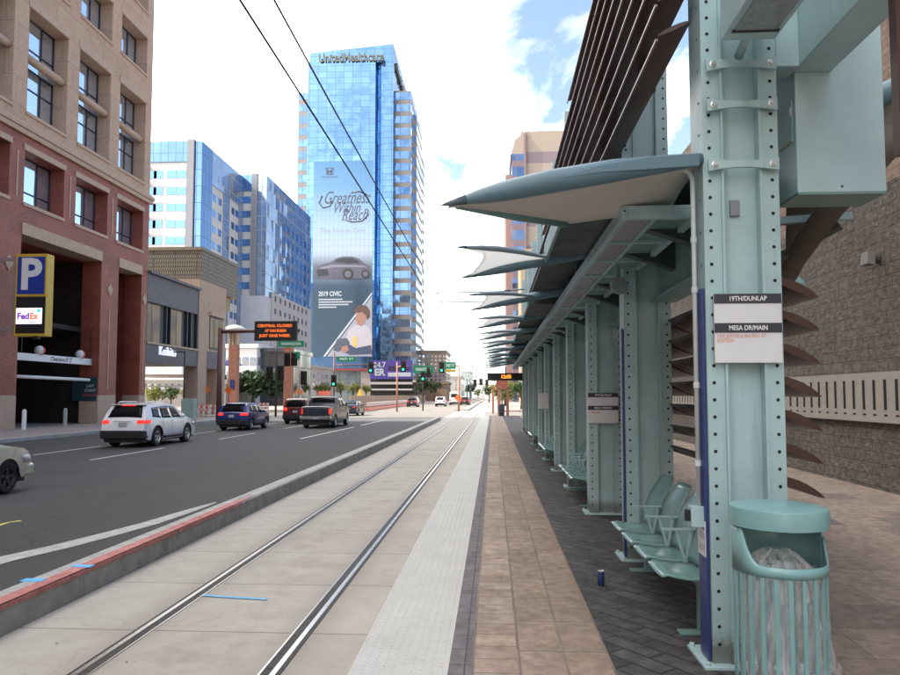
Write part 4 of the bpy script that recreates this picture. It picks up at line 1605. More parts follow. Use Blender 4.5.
# ---- white crossover
wp = paint('white_car_paint', (.84, .84, .84), 0)
top = [(0, .62), (.03, .80), (.07, 1.02), (.14, 1.10), (.30, 1.36), (.44, 1.55), (.56, 1.635), (.8, 1.66), (1.4, 1.70), (2.1, 1.69), (2.6, 1.64), (2.9, 1.55), (3.55, 1.12), (3.75, 1.07), (4.3, .98), (4.58, .87), (4.7, .72), (4.76, .55)]
c = Car('white_suv', 'white crossover car with lit red brake lights, nearest whole car on the road', 'car', -14.22, 27.0, 4.76, 1.90, top, 1.08, .72, (.98, 3.76), .365, wp)
c.top_patch('rear_window', .16, .50, -.80, .80, car_glass)
c.top_patch('windshield', 2.86, 3.5, -.86, .86, car_glass)
for q in ([(.62, 1.17), (1.25, 1.12), (1.35, 1.56), (.75, 1.53)], [(1.33, 1.12), (2.18, 1.10), (2.18, 1.59), (1.43, 1.57)], [(2.27, 1.10), (3.22, 1.11), (2.72, 1.545), (2.27, 1.585)]):
    c.side_patch('side_window', [q], car_glass)
c.lamps(.93, 1.06, .66, .36, lamp_on)
c.bx('high_brake_light', -.28, .28, .42, .50, 1.60, 1.645, lamp_on, bevel=.005)
c.bx('spoiler', -.68, .68, .38, .62, 1.635, 1.665, wp, bevel=.012)
c.bx('bumper', -.88, .88, -.05, .3, .34, .66, black, bevel=.04)
c.side_patch('sill_trim', [[(1.45, .29), (3.3, .29), (3.3, .40), (1.45, .40)]], black)
c.plate(.90, -.005)
c.bx('chrome_strip', -.35, .35, -.012, 0, 1.0, 1.02, chrome, bevel=.003)
c.mirrors(3.1, 1.15, wp)
c.handles([(1.32, .98), (2.25, .97)], wp)
c.lamps(.72, .86, .55, .4, lamp_clear, True)

seam = M('panel_gap', (.03, .03, .03), .8, var=0)
def seams(c, ys, z0, z1, zh):
    for y in ys:
        c.side_patch('door_gap', [[(y - .007, z0), (y + .007, z0), (y + .007, z1), (y - .007, z1)]], seam, off=.002)
    c.side_patch('sill_gap', [[(ys[0], z0), (ys[-1], z0), (ys[-1], z0 + .012), (ys[0], z0 + .012)]], seam, off=.002)
seams(c, (1.42, 2.22, 3.28), .44, 1.06, 0)
for sg in (-1, 1):
    m = MB(); m.tube([(c.x + sg * .60, c.y + .75, 1.70), (c.x + sg * .62, c.y + .95, 1.755), (c.x + sg * .62, c.y + 2.2, 1.76), (c.x + sg * .60, c.y + 2.45, 1.70)], .018, 6)
    m.build('roof_rail', chrome, c.t)
for wy in c.wh:
    c.side_patch('wheel_arch_trim', [[(wy + (c.wr + .07) * cos(a0), c.wr + (c.wr + .07) * sin(a0)), (wy + (c.wr + .07) * cos(a1), c.wr + (c.wr + .07) * sin(a1)), (wy + (c.wr + .115) * cos(a1), c.wr + (c.wr + .115) * sin(a1)), (wy + (c.wr + .115) * cos(a0), c.wr + (c.wr + .115) * sin(a0))] for a0, a1 in [(pi * k / 10, pi * (k + 1) / 10) for k in range(10)]], black, off=.004)

# ---- blue crossover hatchback
bp = M('blue_car_paint', (.010, .035, .17), .3, .2, var=.05, coat=.5)
top = [(0, .60), (.03, .78), (.08, .98), (.16, 1.03), (.36, 1.30), (.52, 1.44), (.75, 1.52), (1.5, 1.56), (2.2, 1.545), (2.6, 1.47), (3.2, 1.08), (3.4, 1.02), (4.0, .93), (4.28, .82), (4.40, .68), (4.44, .5)]
c = Car('blue_hatchback', 'blue hatchback car with lit tail lights, following the dark red car', 'car', -14.83, 40.2, 4.44, 1.80, top, 1.00, .76, (.87, 3.52), .345, bp)
c.top_patch('rear_window', .17, .56, -.78, .78, car_glass)
c.top_patch('windshield', 2.62, 3.15, -.85, .85, car_glass)
for q in ([(.68, 1.10), (1.2, 1.04), (1.25, 1.42), (.85, 1.40)], [(1.28, 1.04), (2.05, 1.02), (2.05, 1.46), (1.33, 1.43)], [(2.12, 1.02), (2.95, 1.03), (2.5, 1.41), (2.12, 1.455)]):
    c.side_patch('side_window', [q], car_glass)
c.lamps(.86, 1.02, .60, .28, lamp_on)
c.bx('bumper', -.84, .84, -.05, .25, .32, .60, black, bevel=.04)
c.bx('spoiler', -.6, .6, .46, .72, 1.49, 1.53, bp, bevel=.012)
c.plate(.82, -.005)
c.mirrors(2.85, 1.06, bp)
c.handles([(1.25, .9), (2.1, .9)], bp)
c.side_patch('sill_trim', [[(1.3, .28), (3.1, .28), (3.1, .42), (1.3, .42)]], black)
c.lamps(.66, .82, .55, .35, lamp_clear, True)

seams(c, (1.3, 2.08, 3.05), .44, 1.0, 0)
# ---- dark red van-like car
rp = M('red_car_paint', (.10, .008, .014), .3, .2, var=.05, coat=.5)
top = [(0, .62), (.03, .85), (.06, 1.08), (.12, 1.14), (.28, 1.50), (.40, 1.66), (.6, 1.74), (1.6, 1.76), (2.4, 1.73), (2.8, 1.62), (3.6, 1.12), (4.3, .98), (4.7, .82), (4.85, .55)]
c = Car('red_minivan', 'dark red people carrier half hidden by the pickup truck', 'car', -13.75, 49.5, 4.85, 1.92, top, 1.08, .8, (.95, 3.85), .34, rp)
c.top_patch('rear_window', .13, .42, -.80, .80, car_glass)
c.top_patch('windshield', 2.85, 3.55, -.86, .86, car_glass)
c.side_patch('side_window', [[(.7, 1.16), (1.5, 1.13), (1.5, 1.62), (.8, 1.6)]], car_glass)
c.side_patch('side_window', [[(1.6, 1.13), (3.2, 1.13), (2.7, 1.58), (1.6, 1.63)]], car_glass)
c.lamps(.92, 1.14, .66, .22, lamp_on)
c.bx('bumper', -.88, .88, -.05, .25, .34, .62, black, bevel=.04)
c.plate(.86, -.005)
c.mirrors(3.2, 1.15, rp)

# ---- pickup
pp = M('pickup_paint', (.010, .016, .034), .32, .1, var=.05, coat=.35)
top = [(0, .74), (.02, 1.0), (.05, 1.27), (.12, 1.30), (1.85, 1.30), (1.93, 1.42), (2.10, 1.83), (2.22, 1.90), (2.9, 1.94), (3.5, 1.91), (3.75, 1.83), (4.42, 1.36), (4.6, 1.30), (5.4, 1.18), (5.62, 1.05), (5.72, .78)]
c = Car('pickup_truck', 'dark navy pickup truck with red tail lights seen from behind', 'truck', -10.75, 43.3, 5.72, 2.0, top, 1.27, .82, (1.15, 4.75), .40, pp, sill=.42)
c.top_patch('rear_window', 1.97, 2.11, -.80, .80, car_glass)
c.top_patch('windshield', 3.78, 4.38, -.86, .86, car_glass)
for q in ([(2.28, 1.33), (3.0, 1.32), (3.0, 1.80), (2.36, 1.78)], [(3.1, 1.32), (4.05, 1.33), (3.6, 1.77), (3.1, 1.81)]):
    c.side_patch('side_window', [q], car_glass)
c.lamps(.86, 1.20, .80, .16, lamp_on)
c.bx('bumper', -.96, .96, -.14, .05, .52, .74, chrome, bevel=.03)
c.bx('tailgate', -.80, .80, -.025, .02, .80, 1.24, pp, bevel=.015)
c.bx('tailgate_handle', -.12, .12, -.035, -.024, 1.02, 1.10, dark_metal, bevel=.004)
c.plate(.64, -.142)
c.mirrors(3.95, 1.40, black)
c.handles([(2.95, 1.16), (3.2, 1.16)], chrome)

seams(c, (2.22, 3.05, 4.1), .5, 1.28, 0)
# ---- grey sedan
gp = M('grey_car_paint', (.035, .038, .05), .3, .2, var=.05, coat=.5)
top = [(0, .55), (.03, .80), (.08, .98), (.45, 1.04), (.75, 1.10), (1.35, 1.40), (1.7, 1.45), (2.3, 1.44), (2.6, 1.38), (3.3, 1.03), (4.2, .88), (4.6, .72), (4.72, .48)]
c = Car('grey_sedan', 'dark grey saloon car just beyond the pickup truck', 'car', -13.9, 68.5, 4.72, 1.82, top, .98, .76, (.95, 3.7), .33, gp)
c.top_patch('rear_window', .78, 1.34, -.80, .80, car_glass)
c.top_patch('windshield', 2.62, 3.25, -.85, .85, car_glass)
c.side_patch('side_window', [[(.95, 1.05), (1.9, 1.03), (1.9, 1.36), (1.4, 1.34)]], car_glass)
c.side_patch('side_window', [[(2.0, 1.03), (2.95, 1.02), (2.55, 1.33), (2.0, 1.37)]], car_glass)
c.lamps(.74, .90, .6, .25, lamp_red)
c.bx('bumper', -.84, .84, -.04, .25, .3, .52, black, bevel=.04)
c.plate(.66, -.005)
c.mirrors(2.85, 1.06, gp)

# ---- cream car, only its nose is in the picture
cp = paint('cream_car_paint', (.66, .62, .46), .0)
Car.rim = rim_dark
top = [(0, .5), (.06, .78), (.12, .95), (.7, 1.0), (.95, 1.05), (1.5, 1.36), (1.9, 1.41), (2.5, 1.40), (2.8, 1.33), (3.3, 1.04), (3.6, .98), (4.15, .90), (4.32, .82), (4.43, .68), (4.47, .5)]
rw = P(12, 494, Z=0)
c = Car('cream_sedan', 'cream car with black wheel entering at the left edge of the road', 'car', rw.x - .93, rw.y - 3.62, 4.47, 1.70, top, .94, .77, (.85, 3.62), .325, cp)
c.top_patch('windshield', 2.82, 3.28, -.85, .85, car_glass)
c.top_patch('rear_window', .98, 1.48, -.80, .80, car_glass)
c.side_patch('side_window', [[(1.15, 1.0), (2.1, .99), (2.1, 1.33), (1.55, 1.31)]], car_glass)
c.side_patch('side_window', [[(2.2, .99), (3.05, .98), (2.7, 1.28), (2.2, 1.33)]], car_glass)
c.lamps(.60, .76, .55, .32, lamp_clear, True)
c.lamps(.68, .82, .6, .25, lamp_red)
c.bx('bumper', -.80, .80, 4.25, 4.53, .30, .56, cp, bevel=.05)
c.mirrors(3.0, 1.02, cp)
c.handles([(2.15, .88), (1.2, .88)], cp)
Car.rim = rim_m

seams(c, (1.2, 2.15, 3.1), .42, .93, 0)
# ---- distant cars beyond the junction
def far_car(x, y, col, name, label, cat, van=False):
    pm_ = paint(name + '_paint', col)
    if van:
        tp = [(0, .6), (.03, 1.3), (.08, 2.3), (.25, 2.5), (3.5, 2.5), (4.0, 2.3), (4.6, 1.4), (5.3, 1.1), (5.5, .6)]
        c = Car(name, label, cat, x, y, 5.5, 2.05, tp, 1.3, .9, (1.0, 4.5), .36, pm_)
        c.top_patch('rear_window', .04, .075, -.7, .7, car_glass)
    else:
        tp = [(0, .6), (.03, .85), (.08, 1.05), (.25, 1.4), (.45, 1.6), (1.6, 1.66), (2.4, 1.6), (3.3, 1.1), (4.2, .95), (4.6, .6)]
        c = Car(name, label, cat, x, y, 4.6, 1.85, tp, 1.05, .78, (.95, 3.7), .34, pm_)
        c.top_patch('rear_window', .10, .43, -.78, .78, car_glass)
        c.top_patch('windshield', 2.45, 3.25, -.84, .84, car_glass)
    c.side_patch('side_window', [[(.7, 1.15), (2.6, 1.12), (2.3, 1.5), (.8, 1.5)]], car_glass)
    c.lamps(.82, 1.02, .62, .2, lamp_on)
    c.bx('bumper', -.82, .82, -.04, .2, .32, .56, black, bevel=.03)
    c.plate(.75, -.005)
p = P(422, 405.5, Z=0); far_car(p.x, min(p.y, 118), (.05, .012, .015), 'maroon_suv', 'dark maroon car far ahead beside the striped barriers', 'car')
far_car(P(440, 394, Y=125).x, 125, (.7, .7, .7), 'white_car', 'white car far ahead, right of the dark maroon car', 'car')
far_car(P(454, 394, Y=142).x, 142, (.72, .73, .75), 'white_van', 'tall white van far ahead on the road', 'van', True)
far_car(P(464.5, 394, Y=140).x, 140, (.35, .02, .02), 'red_car', 'small bright red car far ahead beside the track', 'car')
# ------------------------------------------------------------------ red granite office building on the left
granite = pavers('red_granite', [(.26, .062, .040), (.31, .080, .052), (.28, .072, .047), (.23, .058, .039)], (.17, .06, .045), 1.55, .72, .012, plane='xz', nvar=.35, nscale=7, bump=.1, rough=.5, blotch=.30)
tanst = pavers('tan_precast', [(.47, .315, .225), (.51, .345, .25), (.45, .30, .215)], (.26, .18, .135), 1.7, 1.5, .014, plane='xz', nvar=.25, bump=.1, blotch=.25)
tantrim = M('tan_trim', (.47, .33, .245), .7, var=.08, scale=3)
winglass = NT('office_glass')
winglass.col((.72, .84, 1.0)); winglass.b.inputs['Metallic'].default_value = .9; winglass.rough(.04)
_nz = winglass.noise(winglass.mapping(winglass.pos(), scale=(1, .5, .5)), .6, 2); winglass.bump(_nz, .05, .25)
winglass = winglass.m
frame_d = M('window_frame', (.02, .025, .045), .4, .3, var=.05)
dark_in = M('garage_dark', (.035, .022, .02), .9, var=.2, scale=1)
FX = -26.0
XB = -62.0
tb = thing('office_building', 'red granite and tan stone office building with deep window bays at the left', 'building', (-40, 20, .15))
PITCH_ = 4.95
win0 = 37.95
bays = [win0 + PITCH_ * k for k in range(-12, 3)]
WW = 3.72
YA, YE = -26.0, 52.5
LEVELS = [(12.7, 15.65, None), (17.85, 23.9, 21.15), (26.1, 28.9, None), (30.9, 36.9, 34.2), (39.1, 41.9, None), (43.9, 49.9, 47.2), (52, 54.8, None)]
TOPZ = 58
D = .95
def wallpiece(m, y0, y1, z0, z1, x0=None, x1=None):
    m.box(FX - 1.3 if x0 is None else x0, FX if x1 is None else x1, y0, y1, z0, z1)
mr, mt_ = MB(), MB()
# red part: z .15 .. 17.1 ; tan above
zs_red = [(11.6, 12.7), (15.65, 17.1)]
for a, b in zs_red:
    wallpiece(mr, YA, YE, a, b)
prev = 17.1
for (a, b, mid) in LEVELS[1:]:
    wallpiece(mt_, YA, YE, prev, a); prev = b
wallpiece(mt_, YA, YE, prev, TOPZ)
for (a, b, mid) in LEVELS:
    m = mr if a < 17 else mt_
    edges = [YA] + [q for y in bays for q in (y, y + WW)] + [YE]
    for i in range(0, len(edges), 2):
        wallpiece(m, edges[i], edges[i + 1], a, b)
# ground piers
openings = [(-20, -12), (-9, -1), (2, 10), (13.0, 21), (24.5, 33.0), (37.9, 46.1), (48.3, 51.6)]
e = [YA] + [q for o_ in openings for q in o_] + [YE]
for i in range(0, len(e), 2):
    wallpiece(mr, e[i], e[i + 1], 2.0, 10.9)
    wallpiece(mr, e[i], e[i + 1], 10.9, 11.6)
mr.box(XB, FX - 8.01, YA + .01, YE - .01, .16, 17.1)
mr.box(FX - 8.0, FX - 1.31, YA + .01, YE - 6.0, 10.9, 17.1)
mr.box(FX - 8.0, FX - 1.31, YE - 5.99, YE - .8, 11.61, 17.1)
# end wall towards the low building, with the slim opening carried through
mr.box(FX - 8.0, FX - 1.31, YE - .8, YE - .005, .16, 17.1)
mt_.box(XB, FX - 1.31, YA + .01, YE - .01, 17.1, TOPZ)
mr.build('red_wall', granite, tb)
mt_.build('tan_wall', tanst, tb)
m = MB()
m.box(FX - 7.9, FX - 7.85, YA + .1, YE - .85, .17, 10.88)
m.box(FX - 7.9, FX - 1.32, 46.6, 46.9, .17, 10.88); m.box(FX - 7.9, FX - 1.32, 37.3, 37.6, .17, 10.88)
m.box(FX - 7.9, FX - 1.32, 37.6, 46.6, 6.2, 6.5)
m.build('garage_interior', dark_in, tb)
# tan trim: belt, lintels, sills, bases, bullnoses, emblems
m = MB(); m.box(FX, FX + .28, YA, YE + .28, 16.75, 17.02); m.box(FX, FX + .20, YA, YE + .2, 16.45, 16.75); m.box(FX - .0, FX + .15, YA, YE + .15, 17.02, 17.16)
m.build('belt_course', tantrim, tb, bevel=.04)
m = MB()
for o_ in openings:
    m.box(FX - 1.28, FX + .05, o_[0], o_[1], 10.92, 11.58)
for y in bays:
    m.box(FX + .002, FX + .05, y - .12, y + WW + .12, 15.67, 16.0)
    m.box(FX - .9, FX + .08, y - .05, y + WW + .05, 12.52, 12.72)
for (a, b, mid) in LEVELS[1:]:
    for y in bays:
        m.box(FX - .9, FX + .08, y - .05, y + WW + .05, a - .16, a + .02)
        m.box(FX + .002, FX + .04, y - .1, y + WW + .1, b + .02, b + .55)
m.build_each('lintel', tantrim, tb)
m = MB()
for i in range(0, len(e), 2):
    m.box(FX - 1.29, FX + .012, e[i] - .01, e[i + 1] + .01, .15, 2.0)
m.build_each('pier_base', tantrim, tb, bevel=.02)
m = MB()
for (a, b, mid) in LEVELS:
    if mid:
        for y in bays:
            m.tube([(FX - .35, y, mid), (FX - .35, y + WW, mid)], .24, 12)
m.build_each('spandrel_roll', tantrim, tb)
m = MB()
for yc in (36.9, 47.2, 52.05, 23, 34):
    m.prism([(FX, yc - .34, 9.15), (FX, yc, 8.7), (FX, yc + .34, 9.15), (FX, yc, 9.6)], (.05, 0, 0))
m.build_each('diamond_emblem', tantrim, tb)
m = MB()
for yc in (36.0, 47.2, 52.05):
    m.box(FX, FX + .03, yc - .05, yc + .05, 2.4, 7.8)
for y in bays:
    m.box(FX, FX + .03, y - .66, y - .55, 12.9, 15.5)
m.build_each('inlay_strip', tantrim, tb)
# windows of the bays in sight
for (a, b, mid) in LEVELS[:4]:
    for k, y in enumerate(bays):
        if k < 9:
            continue
        f_ = MB()
        xg = FX - D
        zz_ = [a, b] if not mid else [a, mid - .2, mid + .2, b]
        for i in range(0, len(zz_), 2):
            z0, z1 = zz_[i], zz_[i + 1]
            for yy in (y, y + WW * .33, y + WW * .66, y + WW - .09):
                f_.box(xg - .04, xg + .05, yy, yy + .09, z0, z1)
            f_.box(xg - .04, xg + .05, y, y + WW, z0, z0 + .09); f_.box(xg - .04, xg + .05, y, y + WW, z1 - .09, z1)
            zc_ = z0 + (z1 - z0) * (.33 if not mid else (.30 if i == 2 else .62))
            f_.box(xg - .035, xg + .045, y, y + WW, zc_ - .04, zc_ + .04)
        fr_ = f_.build('window', frame_d, tb)
        g_ = MB(); g_.box(xg - .03, xg, y + .02, y + WW - .02, a + .02, b - .02)
        g_.build('pane', winglass, fr_)
# other windows up the wall and nearer the camera, one dark glazing sheet
m = MB()
for (a, b, mid) in LEVELS:
    for k, y in enumerate(bays):
        if k < 9 or a > 37:
            m.box(FX - D - .03, FX - D, y, y + WW, a, b)
m.build('glazing', winglass, tb)

# things at the garage entrance
t = thing('clearance_bar', 'white hanging clearance bar with two red and white balls in the garage entrance', 'clearance bar', (FX - .6, 42, 5.1))
a, b = P(15, 358.5, X=FX - .6), P(94, 362.5, X=FX - .6)
m = MB(); m.box(FX - .7, FX - .5, a.y, b.y, 3.98, 4.40); m.build('bar', white_p, t, bevel=.02)
text_mesh('lettering', "Clearance 8' 2\"", M('letter_black', (.02, .02, .02), .5, var=0), t, (FX - .49, (a.y + b.y) / 2 + .2, 4.19), .36, '+x', extrude=.004)
for yy in (a.y + 2.1, b.y - 1.7):
    m = MB(); m.smooth = True
    m.cur = 0; m.lathe((FX - .55, yy, 4.62), [(.30 * cos(q), .30 * sin(q)) for q in [pi / 2 * (i / 6 * 2 - 1) for i in range(7)]], 16, a0=-.3, a1=pi - .3)
    m.cur = 1; m.lathe((FX - .55, yy, 4.62), [(.30 * cos(q), .30 * sin(q)) for q in [pi / 2 * (i / 6 * 2 - 1) for i in range(7)]], 16, a0=pi - .3, a1=2 * pi - .3)
    m.build('warning_ball', [M('ball_red', (.6, .04, .03), .4, var=0), white_p], t)
m = MB()
for yy in (a.y + .5, b.y - .5):
    m.box(FX - .62, FX - .58, yy, yy + .04, 4.45, 6.2)
m.build_each('hanger', dark_metal, t)
m = MB(); m.tube([(FX - .3, P(15, 380, X=FX - .3).y, 3.05), (FX - .3, P(89, 381.5, X=FX - .3).y, 3.0)], .10, 10)
tag(m.build('height_pole', white_p), 'long white height limit pole below the clearance bar', 'pole')
t = thing('rate_board', 'dark teal notice board with white and red lettering inside the garage entrance', 'sign', (FX - .6, 46.06, 1.9))
p0, p1 = P(72.5, 377, Y=46.04), P(96, 401, Y=46.04)
m = MB(); m.box(p0.x, p1.x, 46.04, 46.09, p1.z, p0.z); m.build('panel', M('board_teal', (.02, .06, .075), .5, var=.05), t)
for i, (s_, mt2) in enumerate((('LAST', white_p), ('STREET', white_p), ('PARKING', M('letter_red', (.7, .08, .08), .5, var=0)))):
    text_mesh('lettering', s_, mt2, t, (p1.x - .42, 46.03, p0.z - .6 - .3 * i), .24, extrude=.003)
for u, lb in ((24, 'left of the two white bollards at the garage entrance'), (65, 'right of the two pale bollards at the garage entrance')):
    p = P(u, 422, X=FX + .6)
    m = MB(); m.smooth = True; m.lathe((FX + .6, p.y, .15), [(0, 0), (.11, 0), (.11, 1.0), (.08, 1.08), (0, 1.1)], 16)
    tag(m.build('bollard', white_p if u < 40 else M('bollard_grey', (.4, .38, .36), .5, var=.1), sharp=45), lb, 'bollard', 'white bollards at the garage')

# parking sign projecting from the pier
SX = -22.6
p0, p1 = P(14, 254, Y=36.0), P(50, 336, Y=36.0)
zt_, zb_ = p0.z, p1.z
t = thing('parking_sign', 'blue and yellow parking sign with a big white P over a lit advertising screen', 'sign', (SX, 36.2, zb_))
ysign = 36.0
x0, x1 = P(14.5, 300, Y=ysign).x, P(46, 300, Y=ysign).x
yel = M('sign_yellow', (.62, .40, .04), .45, var=.06)
m = MB(); m.box(x0, x1, ysign, ysign + .62, zb_, zt_); m.build('frame', yel, t, bevel=.03)
zm = zb_ + (zt_ - zb_) * .49
m = MB(); m.box(x0 + .12, x1 - .10, ysign - .012, ysign, zm + .08, zt_ - .16); bl = m.build('blue_panel', M('sign_blue', (.02, .05, .33), .4, var=.05), t)
text_mesh('letter', 'P', white_p, bl, ((x0 + x1) / 2 - .02, ysign - .02, (zm + zt_) / 2 - .05), 2.25, extrude=.008, bold=.07)
m = MB(); m.box(x0 + .10, x1 - .02, ysign - .012, ysign, zb_ + .14, zm - .05); sc_ = m.build('screen', black, t)
zc0, zc1 = P(30, 362, Y=ysign).z, P(30, 337 - 30, Y=ysign).z
lz0, lz1 = P(30, 324, Y=ysign).z, P(30, 308, Y=ysign).z
m = MB(); m.box(x0 + .12, x1 - .18, ysign - .018, ysign - .012, lz0, lz1); ad = m.build('lit_image', E('ad_white', (.95, .88, 1), .35), sc_)
zc_ = (lz0 + lz1) / 2 - .02
wl_ = (x1 - x0 - .3)
text_mesh('lettering', 'Fed', E('ad_purple', (.22, .03, .60), .2), ad, (x0 + .16 + wl_ * .25, ysign - .024, zc_), .46, extrude=.002, bold=.016, fit=wl_ * .45)
text_mesh('lettering', 'Ex', E('ad_orange', (1, .16, .04), .3), ad, (x0 + .16 + wl_ * .66, ysign - .024, zc_), .46, extrude=.002, bold=.016, fit=wl_ * .32)
m = MB(); m.lathe((x1 - .36, ysign - .02, lz1 - .14), [(.10, 0), (.10, -.004), (0, -.004)], 12, axis='y'); m.build('dot', E('ad_green', (.05, .35, .5), .6), ad)
m = MB(); m.box(x0 + .9, x0 + 1.15, ysign - .022, ysign - .018, lz0 + .07, lz0 + .12); m.build('small_print', E('ad_pink', (.8, .2, .5), .5), ad)
m = MB()
m.box(x0 - .22, x0, ysign + .2, ysign + .42, zt_ - .35, zt_ - .1); m.box(x0 - .22, x0, ysign + .2, ysign + .42, zb_ + .25, zb_ + .5)
m.box(x0 - .28, x0 - .10, ysign + .22, ysign + .40, zb_ + .2, zt_ - .05)
m.build_each('bracket', steel, t)
m = MB(); m.box(FX, x0 - .05, ysign + .25, ysign + .38, zt_ - .32, zt_ - .14); m.box(FX, x0 - .05, ysign + .25, ysign + .38, zb_ + .3, zb_ + .46); m.build_each('arm', steel, t)
m = MB(); m.box(x1 - .8, x1 - .5, ysign + .2, ysign + .4, zb_ - .12, zb_); m.build_each('junction_box', dark_metal, t)

# ------------------------------------------------------------------ low shop building with glass band and tan tower end
t = thing('shop_building', 'low grey shop building with glazed upper floor and tan stone end', 'building', (-33, 60, .15))
grey_f = M('grey_fascia', (.085, .085, .11), .5, var=.06, scale=2)
shopglass = glassgrid('shop_glass', (.32, .32, .27), (.02, .02, .025), 1.45, 3.3, .10, .05, .6, .03, zoff=-6.0)
m = MB(); m.box(-46, FX, 52.55, 62, 9.1, 11.4); m.box(-46, FX, 52.55, 62, 4.5, 6.0); m.box(FX, FX + .25, 52.55, 62, 11.25, 11.45)
m.build_each('fascia', grey_f, t)
m = MB(); m.box(-45, FX - .3, 52.6, 61.95, 6.0, 9.1); m.build('upper_glazing', shopglass, t)
m = MB()
for yy in (52.6, 55.9, 56.6, 59.8, 60.6, 61.8):
    m.box(FX - .3, FX - .05, yy, yy + .14, 6.0, 9.1)
m.build_each('mullion', frame_d, t)
m = MB(); m.box(FX, FX + .12, 52.55, 62, 5.9, 6.04); m.build('sill', tantrim, t)
text_mesh('lettering', 'Koibito', E('shop_letters', (.8, .85, 1), .25), t, (FX + .06, P(167, 352, X=FX).y, P(167, 352, X=FX).z), 1.0, '+x', extrude=.05)
tanw = M('tan_render', (.42, .30, .225), .8, var=.08, scale=2, bump=.1)
m = MB(); m.box(-40, FX + .05, 62, 68.4, 6.0, 12.3); m.box(FX - 1.2, FX + .05, 62, 63.9, .15, 6.0); m.box(FX - 1.2, FX + .05, 66.6, 68.4, .15, 6.0)
m.build_each('tan_end_wall', tanw, t)
m = MB(); m.box(FX + .051, FX + .09, 64.4, 67.6, 6.2, 9.3); f_ = m.build('end_window', frame_d, t)
m = MB()
for i in range(3):
    m.box(FX + .091, FX + .10, 64.5 + i * 1.05, 65.4 + i * 1.05, 6.4, 9.1)
m.build_each('pane', MATS['shop_glass'], f_)
m = MB(); m.box(FX + .05, FX + .3, 64.2, 67.8, 9.3, 9.6); m.build('end_canopy', tantrim, t)
m = MB(); m.box(FX + .051, FX + .07, 63.9, 66.6, 4.4, 6.0); m.build('end_fascia', grey_f, t)
# screened block on its roof
t = thing('screened_block', 'dark block clad in perforated metal screens behind the shop roof', 'building', (-48, 76, 6))
scr = NT('perforated_screen')
v = scr.pos(); sp_ = scr.n('ShaderNodeSeparateXYZ'); scr.l(v, sp_.inputs[0])
u_ = scr.math('ADD', sp_.outputs[0], sp_.outputs[1])
wz = scr.math('MULTIPLY', scr.math('SINE', scr.math('MULTIPLY', sp_.outputs[2], 9)), .07)
f1 = scr.math('FRACT', scr.math('DIVIDE', scr.math('ADD', u_, wz), .26))
f2 = scr.math('FRACT', scr.math('DIVIDE', u_, 2.4))
f3 = scr.math('FRACT', scr.math('DIVIDE', sp_.outputs[2], .45))
c = scr.mix(scr.math('MULTIPLY', scr.math('GREATER_THAN', f1, .5), scr.math('GREATER_THAN', f3, .25)), (.045, .045, .05), (.19, .165, .115))
c = scr.mix(scr.math('LESS_THAN', f2, .05), c, (.04, .045, .05))
scr.col(c); scr.rough(.5); scr = scr.m
za, zb_ = P(200, 286, Y=75).z, P(200, 250, Y=75).z
xr = P(201.5, 260, Y=75).x
m = MB(); m.box(xr - 14, xr, 75, 86, za, zb_); m.build('screen', scr, t)
m = MB(); m.box(xr - 14, xr + .1, 74.9, 86.1, zb_ + .003, zb_ + .35); m.build('coping', M('coping_tan', (.16, .14, .11), .6, var=.05), t)
m = MB(); m.box(xr - 13.5, xr - .5, 75.5, 85, za - 1.6, za); m.build('core', M('core_tan', (.26, .22, .13), .7, var=.1), t)

# ------------------------------------------------------------------ pair of apartment towers
blue_g = glassgrid('tower_blue_glass', (.11, .205, .38), (.08, .12, .2), 1.5, 3.3, .10, .06, .85, .03, warp=.05)
blue_g2 = glassgrid('tower_side_glass', (.30, .38, .50), (.30, .34, .42), 1.6, 3.3, .16, .08, .8, .05, warp=.08)
pan = NT('white_cladding')
v = pan.pos(); sp_ = pan.n('ShaderNodeSeparateXYZ'); pan.l(v, sp_.inputs[0])
u_ = pan.math('ADD', sp_.outputs[0], sp_.outputs[1])
fu = pan.math('FRACT', pan.math('DIVIDE', u_, 1.2)); fz = pan.math('FRACT', pan.math('DIVIDE', sp_.outputs[2], 3.3))
c = pan.ramp(pan.noise(v, .4, 4), [(.3, (.50, .50, .50)), (.7, (.60, .60, .60))])
c = pan.mix(pan.math('MAXIMUM', pan.math('LESS_THAN', fu, .04), pan.math('LESS_THAN', fz, .03)), c, (.34, .34, .36))
pan.col(c); pan.rough(.6); pan = pan.m
grey_clad = M('grey_cladding', (.22, .23, .26), .5, var=.06)
pale_grey = pavers('podium_panels', [(.46, .48, .53), (.50, .52, .57), (.48, .50, .55)], (.38, .40, .44), 2.4, 1.2, .02, plane='xz', nvar=.1, bump=.05)
def little_windows(m, f, us, zs_, w_, h_):
    for u in us:
        for z in zs_:
            f(m, u, z, w_, h_)
t = thing('apartment_tower', 'nearer of two blue glass apartment towers with white panel walls', 'building', (-60, 150, 0), 'apartment towers left of the tall office tower')
Y1, Y2 = 136.0, 160.0
x_l, x_a, x_b, x_c = P(132, 200, Y=Y1).x, P(164, 200, Y=Y1).x, P(187, 200, Y=Y1).x, P(201, 200, Y=Y1).x
zt1 = P(180, 141.5, Y=Y1).z
zg1 = P(180, 162, Y=Y1).z
m = MB(); m.box(x_l - 12, x_b, Y1, Y2 + 12, 6, zg1); m.build('white_wall', pan, t)
m = MB(); m.box(x_l - 12, x_b, Y1 - .3, Y2 + 12, zg1, zt1); m.build('glass_crown', blue_g, t)
m = MB(); m.box(x_b, x_b + 1.4, Y1 - .5, Y1 + 4, 6, zt1 + .3); m.build('grey_fin', grey_clad, t)
